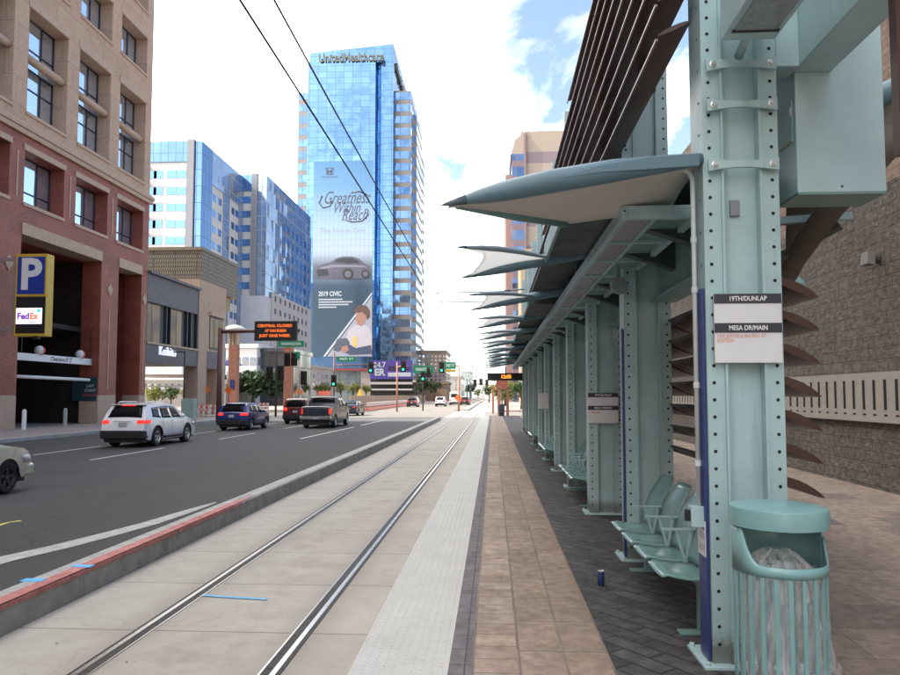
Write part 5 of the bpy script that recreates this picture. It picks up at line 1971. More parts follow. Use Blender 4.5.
m = MB(); m.box(x_b + .2, x_c, Y1 + .01, Y1 + 5.5, 6, zt1); m.build('glass_corner', blue_g, t)
zsd = P(225, 171, X=x_c).z
m = MB(); m.box(x_b + .2, x_c - .3, Y1 + 5.5, Y2, 6, zt1 - 7.0); m.build('side_wall', pan, t)
m = MB(); m.box(x_b + .2, x_c - .05, Y1 + 5.5, Y2, zt1 - 7.0, zt1 - .02); m.box(x_b + .2, x_c - .1, Y1 + 12.2, Y1 + 15.6, 6, zt1 - 7.0); m.box(x_b + .2, x_c - .1, Y1 + 21.5, Y1 + 23.9, 6, zt1 - 7.0); m.build_each('side_glass', blue_g2, t)
bw = glassgrid('small_blue_glass', (.12, .24, .46), (.12, .18, .30), 50, 50, .01, .08, .8, 0)
for u in (151.5, 158, 171, 181):
    xx = P(u, 200, Y=Y1).x
    for k in range(16):
        z = zg1 - 2.2 - k * 3.3
        if z < 14: break
        m = MB(); m.box(xx - .95, xx + .95, Y1 - .06, Y1 + .05, z - 1.0, z + .5); m.build('window', bw, t)
m = MB()
for k in range(14):
    z = zt1 - 9.2 - k * 3.3
    if z < 12: break
    for yy in (Y1 + 6.6, Y1 + 9.6, Y1 + 17.2, Y1 + 19.6):
        m.box(x_c - .35, x_c - .25, yy, yy + 1.7, z - .9, z + .6)
stuff(m.build('side_windows', bw, t))
m = MB()
for k in range(15):
    z = zg1 - 1 - k * 3.3
    if z < 12: break
    m.box(x_l - 10, P(158, 200, Y=Y1).x - 1.6, Y1 - 1.3, Y1 - .02, z - .25, z)
m.build_each('balcony_slab', M('balcony_white', (.5, .5, .52), .6, var=.05), t)
m = MB(); m.box(x_l - 10, P(150, 200, Y=Y1).x - .5, Y1 - .05, Y1 + .03, 14, zg1 - .5); m.build('balcony_glazing', blue_g2, t)

t = thing('apartment_tower', 'farther of two blue glass apartment towers, with balconies in its inner corner', 'building', (-50, 175, 0), 'apartment towers left of the tall office tower')
x_d = P(266.5, 200, Y=Y2).x
zt2 = P(255, 175, Y=Y2).z
zp = P(255, 296, Y=Y2).z
x_m = P(252, 200, Y=Y2).x
zg2 = P(250, 191, Y=Y2).z
m = MB(); m.box(x_c - .6, x_m, Y2, Y2 + 28, zp, zg2); m.build('white_wall', pan, t)
m = MB(); m.box(x_c - 3, x_m, Y2 - .3, Y2 + 28, zg2, zt2); m.build('glass_crown', blue_g, t)
m = MB(); m.box(x_m, x_m + 1.3, Y2 - .4, Y2 + 6, zp, zt2 + .3); m.build('grey_fin', grey_clad, t)
m = MB(); m.box(x_m + 1.3, x_d, Y2, Y2 + 40, zp, zt2 - .02); m.build('glass_corner', blue_g2, t)
m = MB(); m.box(x_d - .02, x_d + .25, Y2 + 10, Y2 + 40, zp, zt2 - 6); m.build('side_wall', blue_g2, t)
m = MB()
for k in range(12):
    z = zt2 - 9 - k * 3.3
    if z < zp + 1: break
    for j in range(7):
        m.box(x_d + .2, x_d + .32, Y2 + 12 + j * 4, Y2 + 14.3 + j * 4, z - 1.1, z + .7)
stuff(m.build('side_windows', bw, t))
m = MB()
for k in range(13):
    z = zg2 - 1.5 - k * 3.3
    if z < zp + 2: break
    xx = P(247, 200, Y=Y2).x
    m.box(xx - 1.1, xx + .9, Y2 - .06, Y2 + .05, z - 1.4, z + .2)
stuff(m.build('front_windows', bw, t))
xa, xb = P(233.5, 200, Y=Y2).x, P(243, 200, Y=Y2).x
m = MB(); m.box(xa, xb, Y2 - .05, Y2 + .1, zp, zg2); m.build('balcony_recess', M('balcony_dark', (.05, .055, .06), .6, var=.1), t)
for k in range(14):
    z = zg2 - 3.4 - k * 3.3
    if z < zp: break
    m = MB(); m.box(xa, xb, Y2 - 1.6, Y2 - .06, z, z + .3); m.box(xa, xb, Y2 - 1.6, Y2 - 1.54, z + .3, z + 1.3)
    for q in range(4):
        m.box(xa + q * (xb - xa) / 3.2, xa + q * (xb - xa) / 3.2 + .25, Y2 - 1.5, Y2 - .06, z + .3, z + 3.3) if q in (0, 2) else None
    m.build('balcony', M('balcony_grey', (.28, .28, .29), .6, var=.1), t)
m = MB(); m.box(x_c - 4, x_d + .1, Y2 - .5, Y2 + 40, 9.0, zp); m.build('podium', pale_grey, t)
m = MB(); m.box(x_d + .1, x_d + .4, Y2 + 4, Y2 + 40, 9.0, zp + 1.5); pd = m.build('podium_side', M('podium_side', (.42, .42, .42), .7, var=.06), t)
m = MB()
for k in range(5):
    for j in range(8):
        m.box(x_d + .4, x_d + .5, Y2 + 6 + j * 4, Y2 + 7.1 + j * 4, 12 + k * 3, 13.3 + k * 3)
stuff(m.build('podium_windows', frame_d, pd))

# ------------------------------------------------------------------ tall office tower with the advertising banner
TY = 240.0
og = glassgrid('office_tower_glass', (.115, .225, .40), (.06, .12, .22), 3.0, 2.1, .13, .05, .9, .016, warp=.08)
og2 = glassgrid('office_tower_glass_shaded', (.03, .11, .30), (.03, .07, .16), 3.0, 4.2, .2, .06, .9, .03, warp=.1)  # darker glass copy with the return's shadow put into its colour
ogs = glassgrid('office_tower_banded', (.11, .20, .36), (.10, .16, .26), 3.0, 4.2, .16, .06, .85, .05, spandrel=(.24, .215, .195), sfrac=.36, warp=.12)
ogs2 = glassgrid('office_tower_banded_tan', (.13, .20, .32), (.10, .14, .2), 2.4, 4.2, .2, .07, .8, .06, spandrel=(.27, .215, .165), sfrac=.42, warp=.15)
def TX_(u, Y=TY):
    return P(u, 250, Y=Y).x
def TZ_(v, Y=TY):
    return P(345, v, Y=Y).z
t = thing('office_tower', 'tall blue mirrored glass office tower with a giant car banner', 'building', (TX_(350), TY + 25, 0))
xl, x1_, x2_, x3_, x4_ = TX_(306), TX_(374.5), TX_(380), TX_(392), TX_(409)
xw = TX_(294)
ztop_l, ztop_r = TZ_(50), TZ_(43)
m = MB()
m.prism([(xl, TY, 0), (x1_, TY, 0), (x1_, TY, TZ_(61)), (xl, TY, TZ_(61))], (0, 30, 0)); m.build('glass_front', og, t)
m = MB(); m.prism([(xl, TY + 1.5, TZ_(61)), (x3_ - .02, TY + 1.5, TZ_(61)), (x3_ - .02, TY + 1.5, ztop_r), (xl, TY + 1.5, ztop_l)], (0, 44, 0)); m.build('glass_crown', og, t)
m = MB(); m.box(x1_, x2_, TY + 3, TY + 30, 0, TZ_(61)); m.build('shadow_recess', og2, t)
m = MB(); m.box(x2_, x3_, TY + 1.6, TY + 44, 0, TZ_(61)); m.build('glass_bay', og, t)
m = MB(); m.box(xw, xl, TY + 3, TY + 42, 0, TZ_(88)); m.build('left_wing', ogs, t)
m = MB(); m.box(x3_, x4_, TY + 5, TY + 44.5, 0, TZ_(86)); m.build('right_wing', ogs, t)
xs_, ys_ = x4_, TY + 45
x5_ = P(423.5, 250, Y=TY + 62).x
m = MB(); m.prism([(x4_, TY + 12, 0), (x4_ + 1.0, TY + 14, 0), (P(411, 250, Y=TY + 14).x, TY + 14, 0), (x5_, TY + 66, 0), (x4_ - 5, TY + 66, 0)], (0, 0, TZ_(102))); m.build('rear_wing', ogs2, t)
text_mesh('roof_lettering', 'UnitedHealthcare', M('letter_gold', (.11, .105, .06), .35, .6, var=.05), t, ((TX_(317) + TX_(383)) / 2, TY - .35, TZ_(58.5)), 4.3, extrude=.3, bold=.05, fit=TX_(383) - TX_(317))
text_mesh('roof_lettering', 'UnitedHealthcare', MATS['letter_gold'], t, (x3_ + .3, TY + 22, TZ_(60)), 4.3, '+x', extrude=.3, bold=.05, fit=30)
# banner: printed sheet on the glass
bx0_, bx1_, bzt, bzb = TX_(313), TX_(372.5), TZ_(161), TZ_(357)
yb = TY - .12
t_b = MB(); t_b.box(bx0_, bx1_, yb, TY - .01, bzb, bzt)
prn = NT('banner_print')
v = prn.pos(); sp_ = prn.n('ShaderNodeSeparateXYZ'); prn.l(v, sp_.inputs[0])
fz = prn.math('DIVIDE', prn.math('SUBTRACT', sp_.outputs[2], bzb), bzt - bzb)
c = prn.ramp(fz, [(0, (.055, .105, .15)), (.36, (.065, .10, .135)), (.385, (.10, .13, .165)), (.40, (.045, .06, .085)), (.46, (.065, .08, .11)), (.53, (.24, .29, .36)), (.66, (.20, .28, .38)), (.86, (.08, .185, .33)), (1, (.06, .16, .30))])
fu = prn.math('FRACT', prn.math('DIVIDE', sp_.outputs[0], 1.5)); fz2 = prn.math('FRACT', prn.math('DIVIDE', sp_.outputs[2], 2.1))
c = prn.mix(prn.math('MULTIPLY', prn.math('MAXIMUM', prn.math('LESS_THAN', fu, .09), prn.math('LESS_THAN', fz2, .05)), .45), c, (.06, .09, .14))
prn.col(c); prn.b.inputs['Metallic'].default_value = .45; prn.rough(.14); prn.b.inputs['Specular IOR Level'].default_value = .6
ban = t_b.build('banner', prn.m, t)
ink = M('banner_ink', (.05, .06, .09), .4, var=.1, scale=.5)
inkw = M('banner_white', (.42, .46, .50), .4, var=0)
def bp_(u, v):
    q = P(u, v, Y=yb - .03); return (q.x, yb - .03, q.z)
def flat(name, poly, mat, off=0):
    m = MB(); m.prism([(a, b - off, c_) for a, b, c_ in [bp_(u, v) for u, v in poly]], (0, -.02, 0)); return m.build(name, mat, ban)
# emblem: an H in a rounded frame
m = MB()
def seg(a, b, w_):
    pa, pb = Vector(bp_(*a)), Vector(bp_(*b)); m.bar(pa, pb, .03, w_, (0, 0, 1) if abs(pa.x - pb.x) > abs(pa.z - pb.z) else (1, 0, 0))
for a, b, w_ in (((326.0, 168), (327.0, 174.5), .35), ((333.2, 168), (332.2, 174.5), .35), ((326.2, 168), (333.2, 168), .25), ((327, 174.6), (332.4, 174.6), .3), ((327.7, 169), (328.4, 173.8), .45), ((331.5, 169), (330.8, 173.8), .45), ((328, 171.5), (331.3, 171.5), .45)):
    seg(a, b, w_)
m.build('emblem', ink, ban)
text_mesh('lettering', 'HONDA', ink, ban, bp_(329.5, 177), 1.0, extrude=.02, fit=TX_(337) - TX_(320))
for s_, (u, v), w_, sz in (('Greatness', (346, 198), 46, 6.2), ('Within', (346, 208), 26, 5.2), ('Reach', (354, 215), 26, 5.6)):
    o = text_mesh('lettering', s_, ink, ban, bp_(u, v), sz, extrude=.02, bold=.02, shear=.45, fit=TX_(u + w_ / 2) - TX_(u - w_ / 2))
m = MB()
for pts in ([(322, 196), (319, 203), (323, 208), (330, 206), (332, 201)], [(343, 219), (352, 222), (362, 221), (368, 215), (367, 209)], [(351, 192.5), (360, 191.5), (367, 195)]):
    m.tube([bp_(*q) for q in pts], .28, 6)
m.build_each('flourish', ink, ban)
text_mesh('lettering', 'The Honda Civic', M('banner_grey', (.26, .28, .32), .4, var=0), ban, bp_(343, 230.5), 2.0, extrude=.02, fit=TX_(366) - TX_(320))
# printed car
car_ink = M('banner_car', (.075, .07, .105), .35, var=.25, scale=.3)
flat('printed_car', [(315.5, 273), (316.5, 267), (322, 264.5), (331, 262), (336, 258.5), (343, 256.5), (352, 256.5), (359, 258.5), (364, 263), (369, 266), (370.5, 271), (369.5, 277), (363, 278.5), (330, 279), (318, 278)], car_ink)
flat('printed_windows', [(334, 262), (338, 259.3), (344, 258), (352, 258), (357, 260), (360, 263), (348, 263.5)], M('banner_carglass', (.015, .018, .03), .4, var=0), .025)
flat('printed_highlight', [(318, 268.2), (332, 264.6), (362, 265.3), (368, 267.5), (350, 267), (334, 267.3), (325, 269)], M('banner_sheen', (.17, .17, .22), .4, var=0), .025)
for u, r_ in ((348, 1.75), (365.5, 1.3)):
    m = MB()
    cpt = Vector(bp_(u, 274)); cpt.y -= .03
    m.lathe(cpt, [(r_ * 1.1, 0), (r_ * 1.1, -.02), (r_ * .66, -.025)], 20, axis='y')
    m.cur = 1; m.lathe(cpt, [(r_ * .66, -.026), (0, -.03)], 20, axis='y'); m.build('printed_wheel', [black, M('banner_rim', (.10, .10, .13), .4, var=.5, scale=2)], ban)
flat('printed_grille', [(316, 270), (327, 268.5), (329, 275), (318, 276.5)], M('banner_carglass', (.015, .018, .03), .4), .03)
text_mesh('lettering', '2019 CIVIC', inkw, ban, bp_(330, 294), 2.2, extrude=.02, bold=.06, fit=TX_(341) - TX_(318))
m = MB()
for i, w_ in enumerate((24, 34, 30, 18)):
    a, b = bp_(318.5, 299.5 + 2.6 * i), bp_(318.5 + w_, 299.5 + 2.6 * i); m.box(a[0], b[0], yb - .05, yb - .02, a[2] - .22, a[2] + .22)
m.build('small_print', M('banner_lightgrey', (.36, .40, .45), .4, var=0), ban)
flat('white_wedge', [(323, 356.5), (372, 292), (372, 294.5), (325.5, 356.5)], inkw)
flat('pale_field', [(327, 356.5), (372, 296), (372, 356.5)], M('banner_pale', (.27, .30, .36), .4, var=.05), -.002)
# printed player, a flat figure
flat('printed_shirt', [(346, 338), (349, 330), (354, 325.5), (362, 324.5), (369, 327), (372, 334), (372, 349), (348, 352), (345, 345)], M('banner_shirt', (.40, .40, .44), .4, var=.08, scale=.3), .02)
flat('printed_head', [(356.3, 312), (363.5, 311), (366.5, 316), (365, 322), (362, 326.5), (358, 325), (355.5, 320)], M('banner_skin', (.30, .17, .125), .4, var=.1), .03)
flat('printed_hair', [(353.5, 312), (356, 307), (361, 304.5), (367, 306), (370, 311), (370, 317), (367, 320), (366, 315), (362, 312), (357, 313)], M('banner_hair', (.09, .055, .045), .4, var=.2), .04)
flat('printed_arm', [(342, 345), (349, 344), (356, 348), (371, 345), (372, 354), (350, 355), (342, 351)], M('banner_sleeve', (.05, .07, .12), .4, var=.1), .04)
flat('printed_badge', [(352.5, 337), (356.5, 336), (357, 346), (353, 347)], M('banner_badge', (.55, .42, .12), .4, var=0), .05)
flat('printed_hand', [(342, 346.5), (347, 345), (349, 350), (345, 353), (341, 351)], MATS['banner_skin'], .06)
flat('printed_bottle', [(337, 339), (347, 338), (350, 343), (346, 348), (338, 352), (333, 350)], M('banner_dark', (.07, .09, .12), .4, var=.1), .03)

# podium of the tower: glass hall, red canopy line, purple hoarding
t = thing('podium_hall', 'low glazed hall with a dark red roof edge at the foot of the tall tower', 'building', (TX_(345, 222), 225, 0))
pg = glassgrid('podium_glass', (.30, .36, .38), (.10, .10, .10), 2.6, 3.4, .2, .08, .6, .04, warp=.1)
a, b = P(316, 369, Y=222), P(371, 395, Y=222)
m = MB(); m.box(a.x, b.x, 222, 238, 0, a.z - .6); m.build('glazing', pg, t)
m = MB(); m.box(a.x - .5, P(415, 368, Y=222).x, 220.5, 238.5, a.z - .6, a.z + .2); m.build('roof_edge', M('maroon_edge', (.22, .05, .05), .5, var=.1), t)
m = MB(); m.box(P(361, 370, Y=221).x, P(371.5, 370, Y=221).x, 221, 230, 0, a.z - .62); m.build('stone_pier', M('stone_pier', (.36, .30, .28), .8, var=.08), t)
t = thing('storefront', 'dark shopfront under a purple advertising hoarding', 'building', (P(392, 380, Y=215).x, 222, 0))
a, b = P(370, 362.5, Y=215), P(412.5, 379, Y=215)
m = MB(); m.box(a.x, b.x, 216, 230, 0, b.z); m.build('shopfront', glassgrid('storefront_glass', (.06, .065, .065), (.02, .02, .02), 3, 3.2, .25, .1, .4, .05), t)
m = MB(); m.box(a.x, b.x, 214.6, 216, b.z - 1.6, b.z - .9); m.box(a.x, b.x, 214.6, 216, b.z - 3.4, b.z - 2.9); m.build_each('canopy', M('canopy_white', (.45, .43, .42), .6, var=.05), t)
m = MB(); m.box(a.x, b.x, 215, 215.5, b.z, a.z + .6); hd = m.build('hoarding', M('hoarding_purple', (.07, .045, .26), .45, var=.08, scale=.3), t)
q = P(379.5, 369.5, Y=214.95); text_mesh('lettering', '24.7', inkw, hd, (q.x, 214.95, q.z + 1.35), 2.2, extrude=.03, bold=.05)
text_mesh('lettering', 'ER', inkw, hd, (q.x, 214.95, q.z - .9), 2.8, extrude=.03, bold=.12)
a2, b2 = P(388, 372.5, Y=214.95), P(411, 376.5, Y=214.95)
m = MB(); m.box(a2.x, b2.x, 214.9, 214.98, b2.z, a2.z); m.build('white_strip', inkw, hd)
a2, b2 = P(388, 366, Y=214.95), P(409, 370, Y=214.95)
m = MB(); m.box(a2.x, b2.x, 214.9, 214.98, b2.z, a2.z); m.build('dark_strip', M('hoarding_dark', (.03, .02, .06), .5, var=0), hd)

# ------------------------------------------------------------------ other buildings
def block(name, label, u0, u1, vt, Y, depth, mat, win=None, extra=None):
    a, b = P(u0, vt, Y=Y), P(u1, vt, Y=Y)
    t = thing(name, label, 'building', ((a.x + b.x) / 2, Y + depth / 2, 0))
    m = MB(); m.box(a.x, b.x, Y, Y + depth, -.01, a.z); wl__ = m.build('wall', mat, t)
    m = MB(); m.box(a.x - .3, b.x + .3, Y - .3, Y + depth + .3, a.z + .003, a.z + .7); m.build('cornice', mat, t)
    if win:
        nx, nz, frac = win
        m = MB()
        for i in range(nx):
            for k in range(nz):
                x = a.x + (b.x - a.x) * (i + .5) / nx; z = 4 + (a.z - 5) * (k + .5) / nz
                ww = (b.x - a.x) / nx * frac; hh = (a.z - 5) / nz * .55
                m.box(x - ww / 2, x + ww / 2, Y - .05, Y + .05, z - hh / 2, z + hh / 2)
        # right hand side faces
        for i in range(nx):
            for k in range(nz):
                y = Y + depth * (i + .5) / nx; z = 4 + (a.z - 5) * (k + .5) / nz
                ww = depth / nx * frac; hh = (a.z - 5) / nz * .55
                m.box(b.x - .05, b.x + .05, y - ww / 2, y + ww / 2, z - hh / 2, z + hh / 2)
        stuff(m.build('windows', winglass, t))
    return t
beige = M('beige_stone', (.46, .36, .27), .8, var=.1, scale=.5)
pale = M('pale_render', (.58, .54, .48), .8, var=.06, scale=.4)
block('beige_block', 'beige stone block with rows of small windows, right of the tall tower', 421.5, 446, 352, 285, 30, beige, (6, 9, .5))
block('brown_block', 'brown mid-rise block with a dark awning in front of the beige block', 423, 447, 384, 232, 20, M('brown_wall', (.22, .15, .11), .8, var=.1), (5, 2, .6))
block('pale_block', 'pale building at the far left side of the street', 447, 461, 377, 330, 40, pale, (4, 5, .5))  # pale wall colour stands for the washed-out light far down the street
block('hazy_block', 'distant tower with haze put into its very pale colour, closing the end of the street', 471, 487, 364, 620, 60, M('haze_tinted_wall', (.72, .68, .62), .9, var=.03), (5, 8, .4))  # haze at the street's end is put into this wall colour
block('teal_block', 'low pale green building far down the street', 461, 470, 372, 420, 40, M('green_wall', (.42, .50, .46), .8, var=.05), (3, 4, .5))
block('distant_block', 'wide distant pale building across the end of the street', 440, 520, 385, 900, 60, M('far_wall', (.55, .48, .42), .9, var=.05), (16, 4, .5))  # overexposed street end carried by a pale wall colour
block('white_pavilion', 'low white modern building with dark glass band behind the trees at left', 226, 257, 348, 122, 16, M('pavilion_white', (.66, .66, .66), .6, var=.04), (4, 2, .8))
block('glass_pavilion', 'low dark glass pavilion beside the white modern building', 257.5, 288, 352, 124, 16, glassgrid('pavilion_glass', (.10, .12, .14), (.03, .03, .03), 1.6, 3.5, .12, .1, .5, .05))
block('concrete_block', 'low concrete building between the pavilion and the glazed hall', 284, 316, 368, 190, 20, M('concrete_wall', (.50, .47, .43), .8, var=.1), (7, 2, .6))
block('corner_block', 'grey low building far left, seen under the shop building', 120, 226, 384, 112, 10, M('corner_wall', (.24, .22, .20), .8, var=.1), (16, 2, .6))

# tall stepped tower beyond the canopy on the right
RY = 182.0
t = thing('stepped_tower', 'tan and mauve banded tower with sloping crown, behind the canopy', 'building', (16, RY + 20, 0))
band_t = NT('banded_tower')
v = band_t.pos(); sp_ = band_t.n('ShaderNodeSeparateXYZ'); band_t.l(v, sp_.inputs[0])
fz = band_t.math('FRACT', band_t.math('DIVIDE', band_t.math('ADD', sp_.outputs[2], 1.2), 8.2))
c = band_t.mix(band_t.math('GREATER_THAN', fz, .60), (.31, .25, .205), (.19, .145, .165))
fz2 = band_t.math('FRACT', band_t.math('DIVIDE', sp_.outputs[2], 1.37))
c = band_t.mix(band_t.math('MULTIPLY', band_t.math('LESS_THAN', fz2, .12), .4), c, (.2, .16, .15))
band_t.col(c); band_t.rough(.6); band_t = band_t.m
xa, xb, xc_ = P(512, 200, Y=RY).x, P(524, 200, Y=RY).x, P(528, 200, Y=RY).x
za, zb_, zc_ = P(516, 155, Y=RY).z, P(526, 128, Y=RY).z, P(540, 131, Y=RY).z
m = MB(); m.box(xc_ - .5, xc_ + 34, RY, RY + 40, 0, zc_ - 5.4); m.build('banded_wall', band_t, t)
mauve = M('mauve_wall', (.20, .14, .155), .6, var=.06)
tantw = M('tower_tan', (.31, .25, .205), .6, var=.05)
m = MB(); m.box(xb, xc_ - .5, RY - 1, RY + 40, 0, zb_ - 1.5); m.build('mauve_corner', mauve, t)
m = MB(); m.box(xc_ - .5, xc_ + 34, RY + .02, RY + 40, zc_ - 5.4, zc_); m.build('crown_wall', tantw, t)
m = MB(); m.prism([(xa - .3, RY - .5, za), (xb, RY - .5, za), (xb, RY - .5, zb_), (xb - 1.0, RY - .5, zb_ - 2.2), (xa + .9, RY - .5, za + 4.0)], (0, 35, 0)); m.build('curved_crown', tantw, t)
m = MB(); m.box(xa, xb, RY - .8, RY + 30, 0, za); m.build('glass_corner', glassgrid('stepped_glass', (.11, .17, .29), (.15, .11, .14), 2.4, 4.1, .2, .06, .8, .04, spandrel=(.17, .12, .145), sfrac=.35), t)
m = MB(); m.box(P(506, 200, Y=RY).x, xa, RY + 4, RY + 30, 0, P(506, 170, Y=RY).z); m.build('pink_wing', M('pink_wall', (.26, .16, .14), .7, var=.06), t)
t = thing('tan_low_block', 'small tan building in front of the stepped tower base', 'building', (8, 150, 0))
a, b = P(520.5, 249, Y=150), P(560, 249, Y=150)
m = MB(); m.box(a.x, b.x, 150, 165, 0, a.z); m.build('wall', M('ochre_wall', (.32, .24, .15), .7, var=.1), t)
m = MB()
for k in range(6):
    for j in range(5):
        m.box(a.x + .8 + j * 1.7, a.x + 1.7 + j * 1.7, 149.95, 150.05, 4 + k * 4.2, 6.4 + k * 4.2)
stuff(m.build('windows', winglass, t))

# ------------------------------------------------------------------ trees and shrubs
def leafmat(name, a, b):
    t = NT(name)
    info = t.n('ShaderNodeNewGeometry')
    c = t.ramp(info.outputs['Random Per Island'], [(0, a), (1, b)])
    t.col(c); t.rough(.6)
    tr_ = t.n('ShaderNodeBsdfTranslucent'); t.l(c, tr_.inputs[0]); mxx = t.n('ShaderNodeMixShader'); mxx.inputs[0].default_value = .3
    t.l(t.b.outputs[0], mxx.inputs[1]); t.l(tr_.outputs[0], mxx.inputs[2]); t.l(mxx.outputs[0], t.t.nodes['Material Output'].inputs[0])
    return t.m
leaf_g = leafmat('leaf_green', (.03, .065, .02), (.09, .14, .04))
leaf_y = leafmat('leaf_yellow', (.12, .15, .03), (.26, .26, .06))
leaf_d = leafmat('leaf_dark', (.018, .04, .018), (.05, .085, .03))
bark = M('bark', (.10, .07, .05), .9, var=.2)
def tree(x, y, h, r, n, leaf, label, name='street_tree', trunk=True, z0=.15, squash=.8, seed=0, group='trees beyond the junction', leafs=.28):
    rr = random.Random(seed)
    t = thing(name, label, 'tree' if 'tree' in name else 'shrub', (x, y, z0), group)
    zc = h - r * squash
    cl = []
    for _ in range(11):
        a, b = rr.uniform(0, 2 * pi), rr.uniform(-1, 1)
        q = rr.uniform(.35, .78)
        cl.append((Vector((cos(a) * sqrt(1 - b * b), sin(a) * sqrt(1 - b * b), b * squash)) * r * q, r * rr.uniform(.28, .48)))
    m = MB()
    if trunk:
        m.tube([(x, y, z0), (x + .05 * r, y, z0 + (zc - z0) * .5), (x, y, zc)], [r * .10, r * .075, r * .05], 8)
        for c0, cr_ in cl[:6]:
            m.tube([(x, y, z0 + (zc - z0) * .55), (x + c0.x * .5, y + c0.y * .5, zc + c0.z * .3 - r * .15), (x + c0.x, y + c0.y, zc + c0.z)], [r * .045, r * .03, r * .012], 5)
    else:
        m.tube([(x, y, z0), (x, y, zc)], [r * .08, r * .05], 6)
    m.build('trunk', bark, t)
    m = MB()
    for i in range(n):
        c0, cr_ = cl[i % len(cl)]
        d = Vector((rr.gauss(0, 1), rr.gauss(0, 1), rr.gauss(0, 1))).normalized() * cr_ * rr.uniform(.45, 1.08)
        p = Vector((x, y, zc)) + c0 + d
        if p.z < z0 + .1: continue
        s_ = leafs * rr.uniform(.6, 1.4)
        ax = Vector((rr.gauss(0, 1), rr.gauss(0, 1), rr.gauss(0, 1))).normalized()
        bx_ = ax.orthogonal().normalized()
        cx_ = ax.cross(bx_)
        m.add([p - bx_ * s_, p + cx_ * s_ * .55, p + bx_ * s_, p - cx_ * s_ * .55], [(0, 1, 2, 3)])
    m.build('crown', leaf, t, recalc=False)
    return t
def tree_at(u, vtop, Y, wpx, n, leaf, label, **k):
    p = P(u, vtop, Y=Y); r = wpx / 2 * Y / F_PX
    return tree(p.x, Y, p.z, r, n, leaf, label, seed=int(u * 7 + Y), leafs=max(.16, r * .13), **k)
tree_at(253, 366, 118, 38, 1300, leaf_d, 'dark leafy tree in front of the white modern building, left of the second brick pillar')
tree_at(275, 367, 119, 34, 1200, leaf_d, 'dark leafy tree just left of the second brick pillar')
tree_at(229, 372, 116, 28, 900, leaf_d, 'dark tree glimpsed beside the first brick pillar')
for i, (u, vt_, wp_) in enumerate(((266, 384, 13), (281, 386, 12), (303, 383, 13), (325, 382, 15), (341, 382, 14), (353, 381, 16), (366, 382, 13), (318, 384, 10))):
    tree_at(u, vt_, 132 + i * 2, wp_, 420, leaf_y, ['small round yellow-green tree left of the second brick pillar', 'small yellow-green tree directly behind the second brick pillar', 'small yellow-green tree above the dark red car', 'small yellow-green tree above the pickup cab', 'round yellow-green tree right of the signal above the pickup', 'round yellow-green tree over the grey car', 'small yellow-green tree just left of the purple hoarding', 'smallest yellow-green tree above the pickup bed'][i], group='small yellow-green trees beyond the junction')
for i, (u, vt_, wp_) in enumerate(((155, 385, 22), (171, 386, 20), (189, 384, 18))):
    tree_at(u, vt_, 104, wp_, 500, leaf_y if i != 1 else leaf_g, ['leftmost small tree seen through the open ground floor of the shop', 'middle small tree seen through the open ground floor of the shop', 'small tree beside the tan end of the shop'][i], group='small trees behind the shop')
tree_at(421, 376, 215, 22, 500, leaf_d, 'dark round tree in front of the brown block')
tree_at(434, 380, 220, 16, 400, leaf_d, 'smaller dark tree right of the dark round tree')
tree_at(470, 383, 300, 14, 400, leaf_g, 'green tree on the left side far down the street')
tree_at(489, 384, 170, 16, 450, leaf_g, 'green tree at the end of the platform, left of the yellow tree')
tree_at(505, 378, 118, 30, 900, leaf_y, 'broad yellow-green tree over the brick posts at the end of the platform')
tree_at(521, 381, 92, 22, 700, leaf_g, 'thin drooping green tree beside the last column')
tree_at(478, 388, 380, 10, 300, leaf_g, 'tiny green tree in the distance at the end of the street')

# ------------------------------------------------------------------ brick lamp pillars
brickr = pavers('pillar_brick', [(.34, .12, .075), (.40, .15, .09), (.30, .10, .065)], (.25, .18, .14), .4, .13, .012, plane='xz', nvar=.25)
def pillar(u, vb, vt, Y, wpx, label, cap):
    a = P(u, vt, Y=Y); w_ = wpx * Y / F_PX / 2
    t = thing('brick_pillar', label, 'pillar', (a.x, Y, .15), 'brick lamp pillars at the junction')
    zt = a.z
    zs_ = P(u, vt + (vb - vt) * .17, Y=Y).z if cap else zt
    m = MB(); m.box(a.x - w_, a.x + w_, Y - w_, Y + w_, .15, zs_); m.build('shaft', brickr, t)
    if cap:
        m = MB()
        for dx in (-1, 0, 1):
            m.box(a.x + dx * w_ * .8 - .09, a.x + dx * w_ * .8 + .09, Y - w_, Y + w_, zs_, zt)
        m.build_each('lantern_bar', tantrim, t)
        m = MB(); m.box(a.x - w_ * .6, a.x + w_ * .6, Y - w_ * .6, Y + w_ * .6, zs_, zt - .02); m.build('lantern', M('lantern_glass', (.6, .55, .42), .4, var=.05), t)
        m = MB(); m.smooth = True
        R = w_ * 3.1
        m.lathe((a.x, Y, zt), [(0, .0), (R * .95, .10), (R, .16), (R * .8, .42), (R * .4, .68), (0, .80)], 32); m.build('cap', M('cap_green', (.42, .46, .40), .5, var=.06), t)
        m = MB(); m.box(a.x - w_ * .5, a.x + w_ * .5, Y - w_ - .03, Y - w_ - .003, 2.6, 3.6); m.build('blue_plaque', navy, t)
    return t
pillar(234.5, 410, 332, 74, 8.5, 'brick lamp pillar topped by a pale mushroom cap, left of the message sign', True)
pillar(289, 405, 346, 80, 8, 'plain orange brick pillar below the message sign', False)

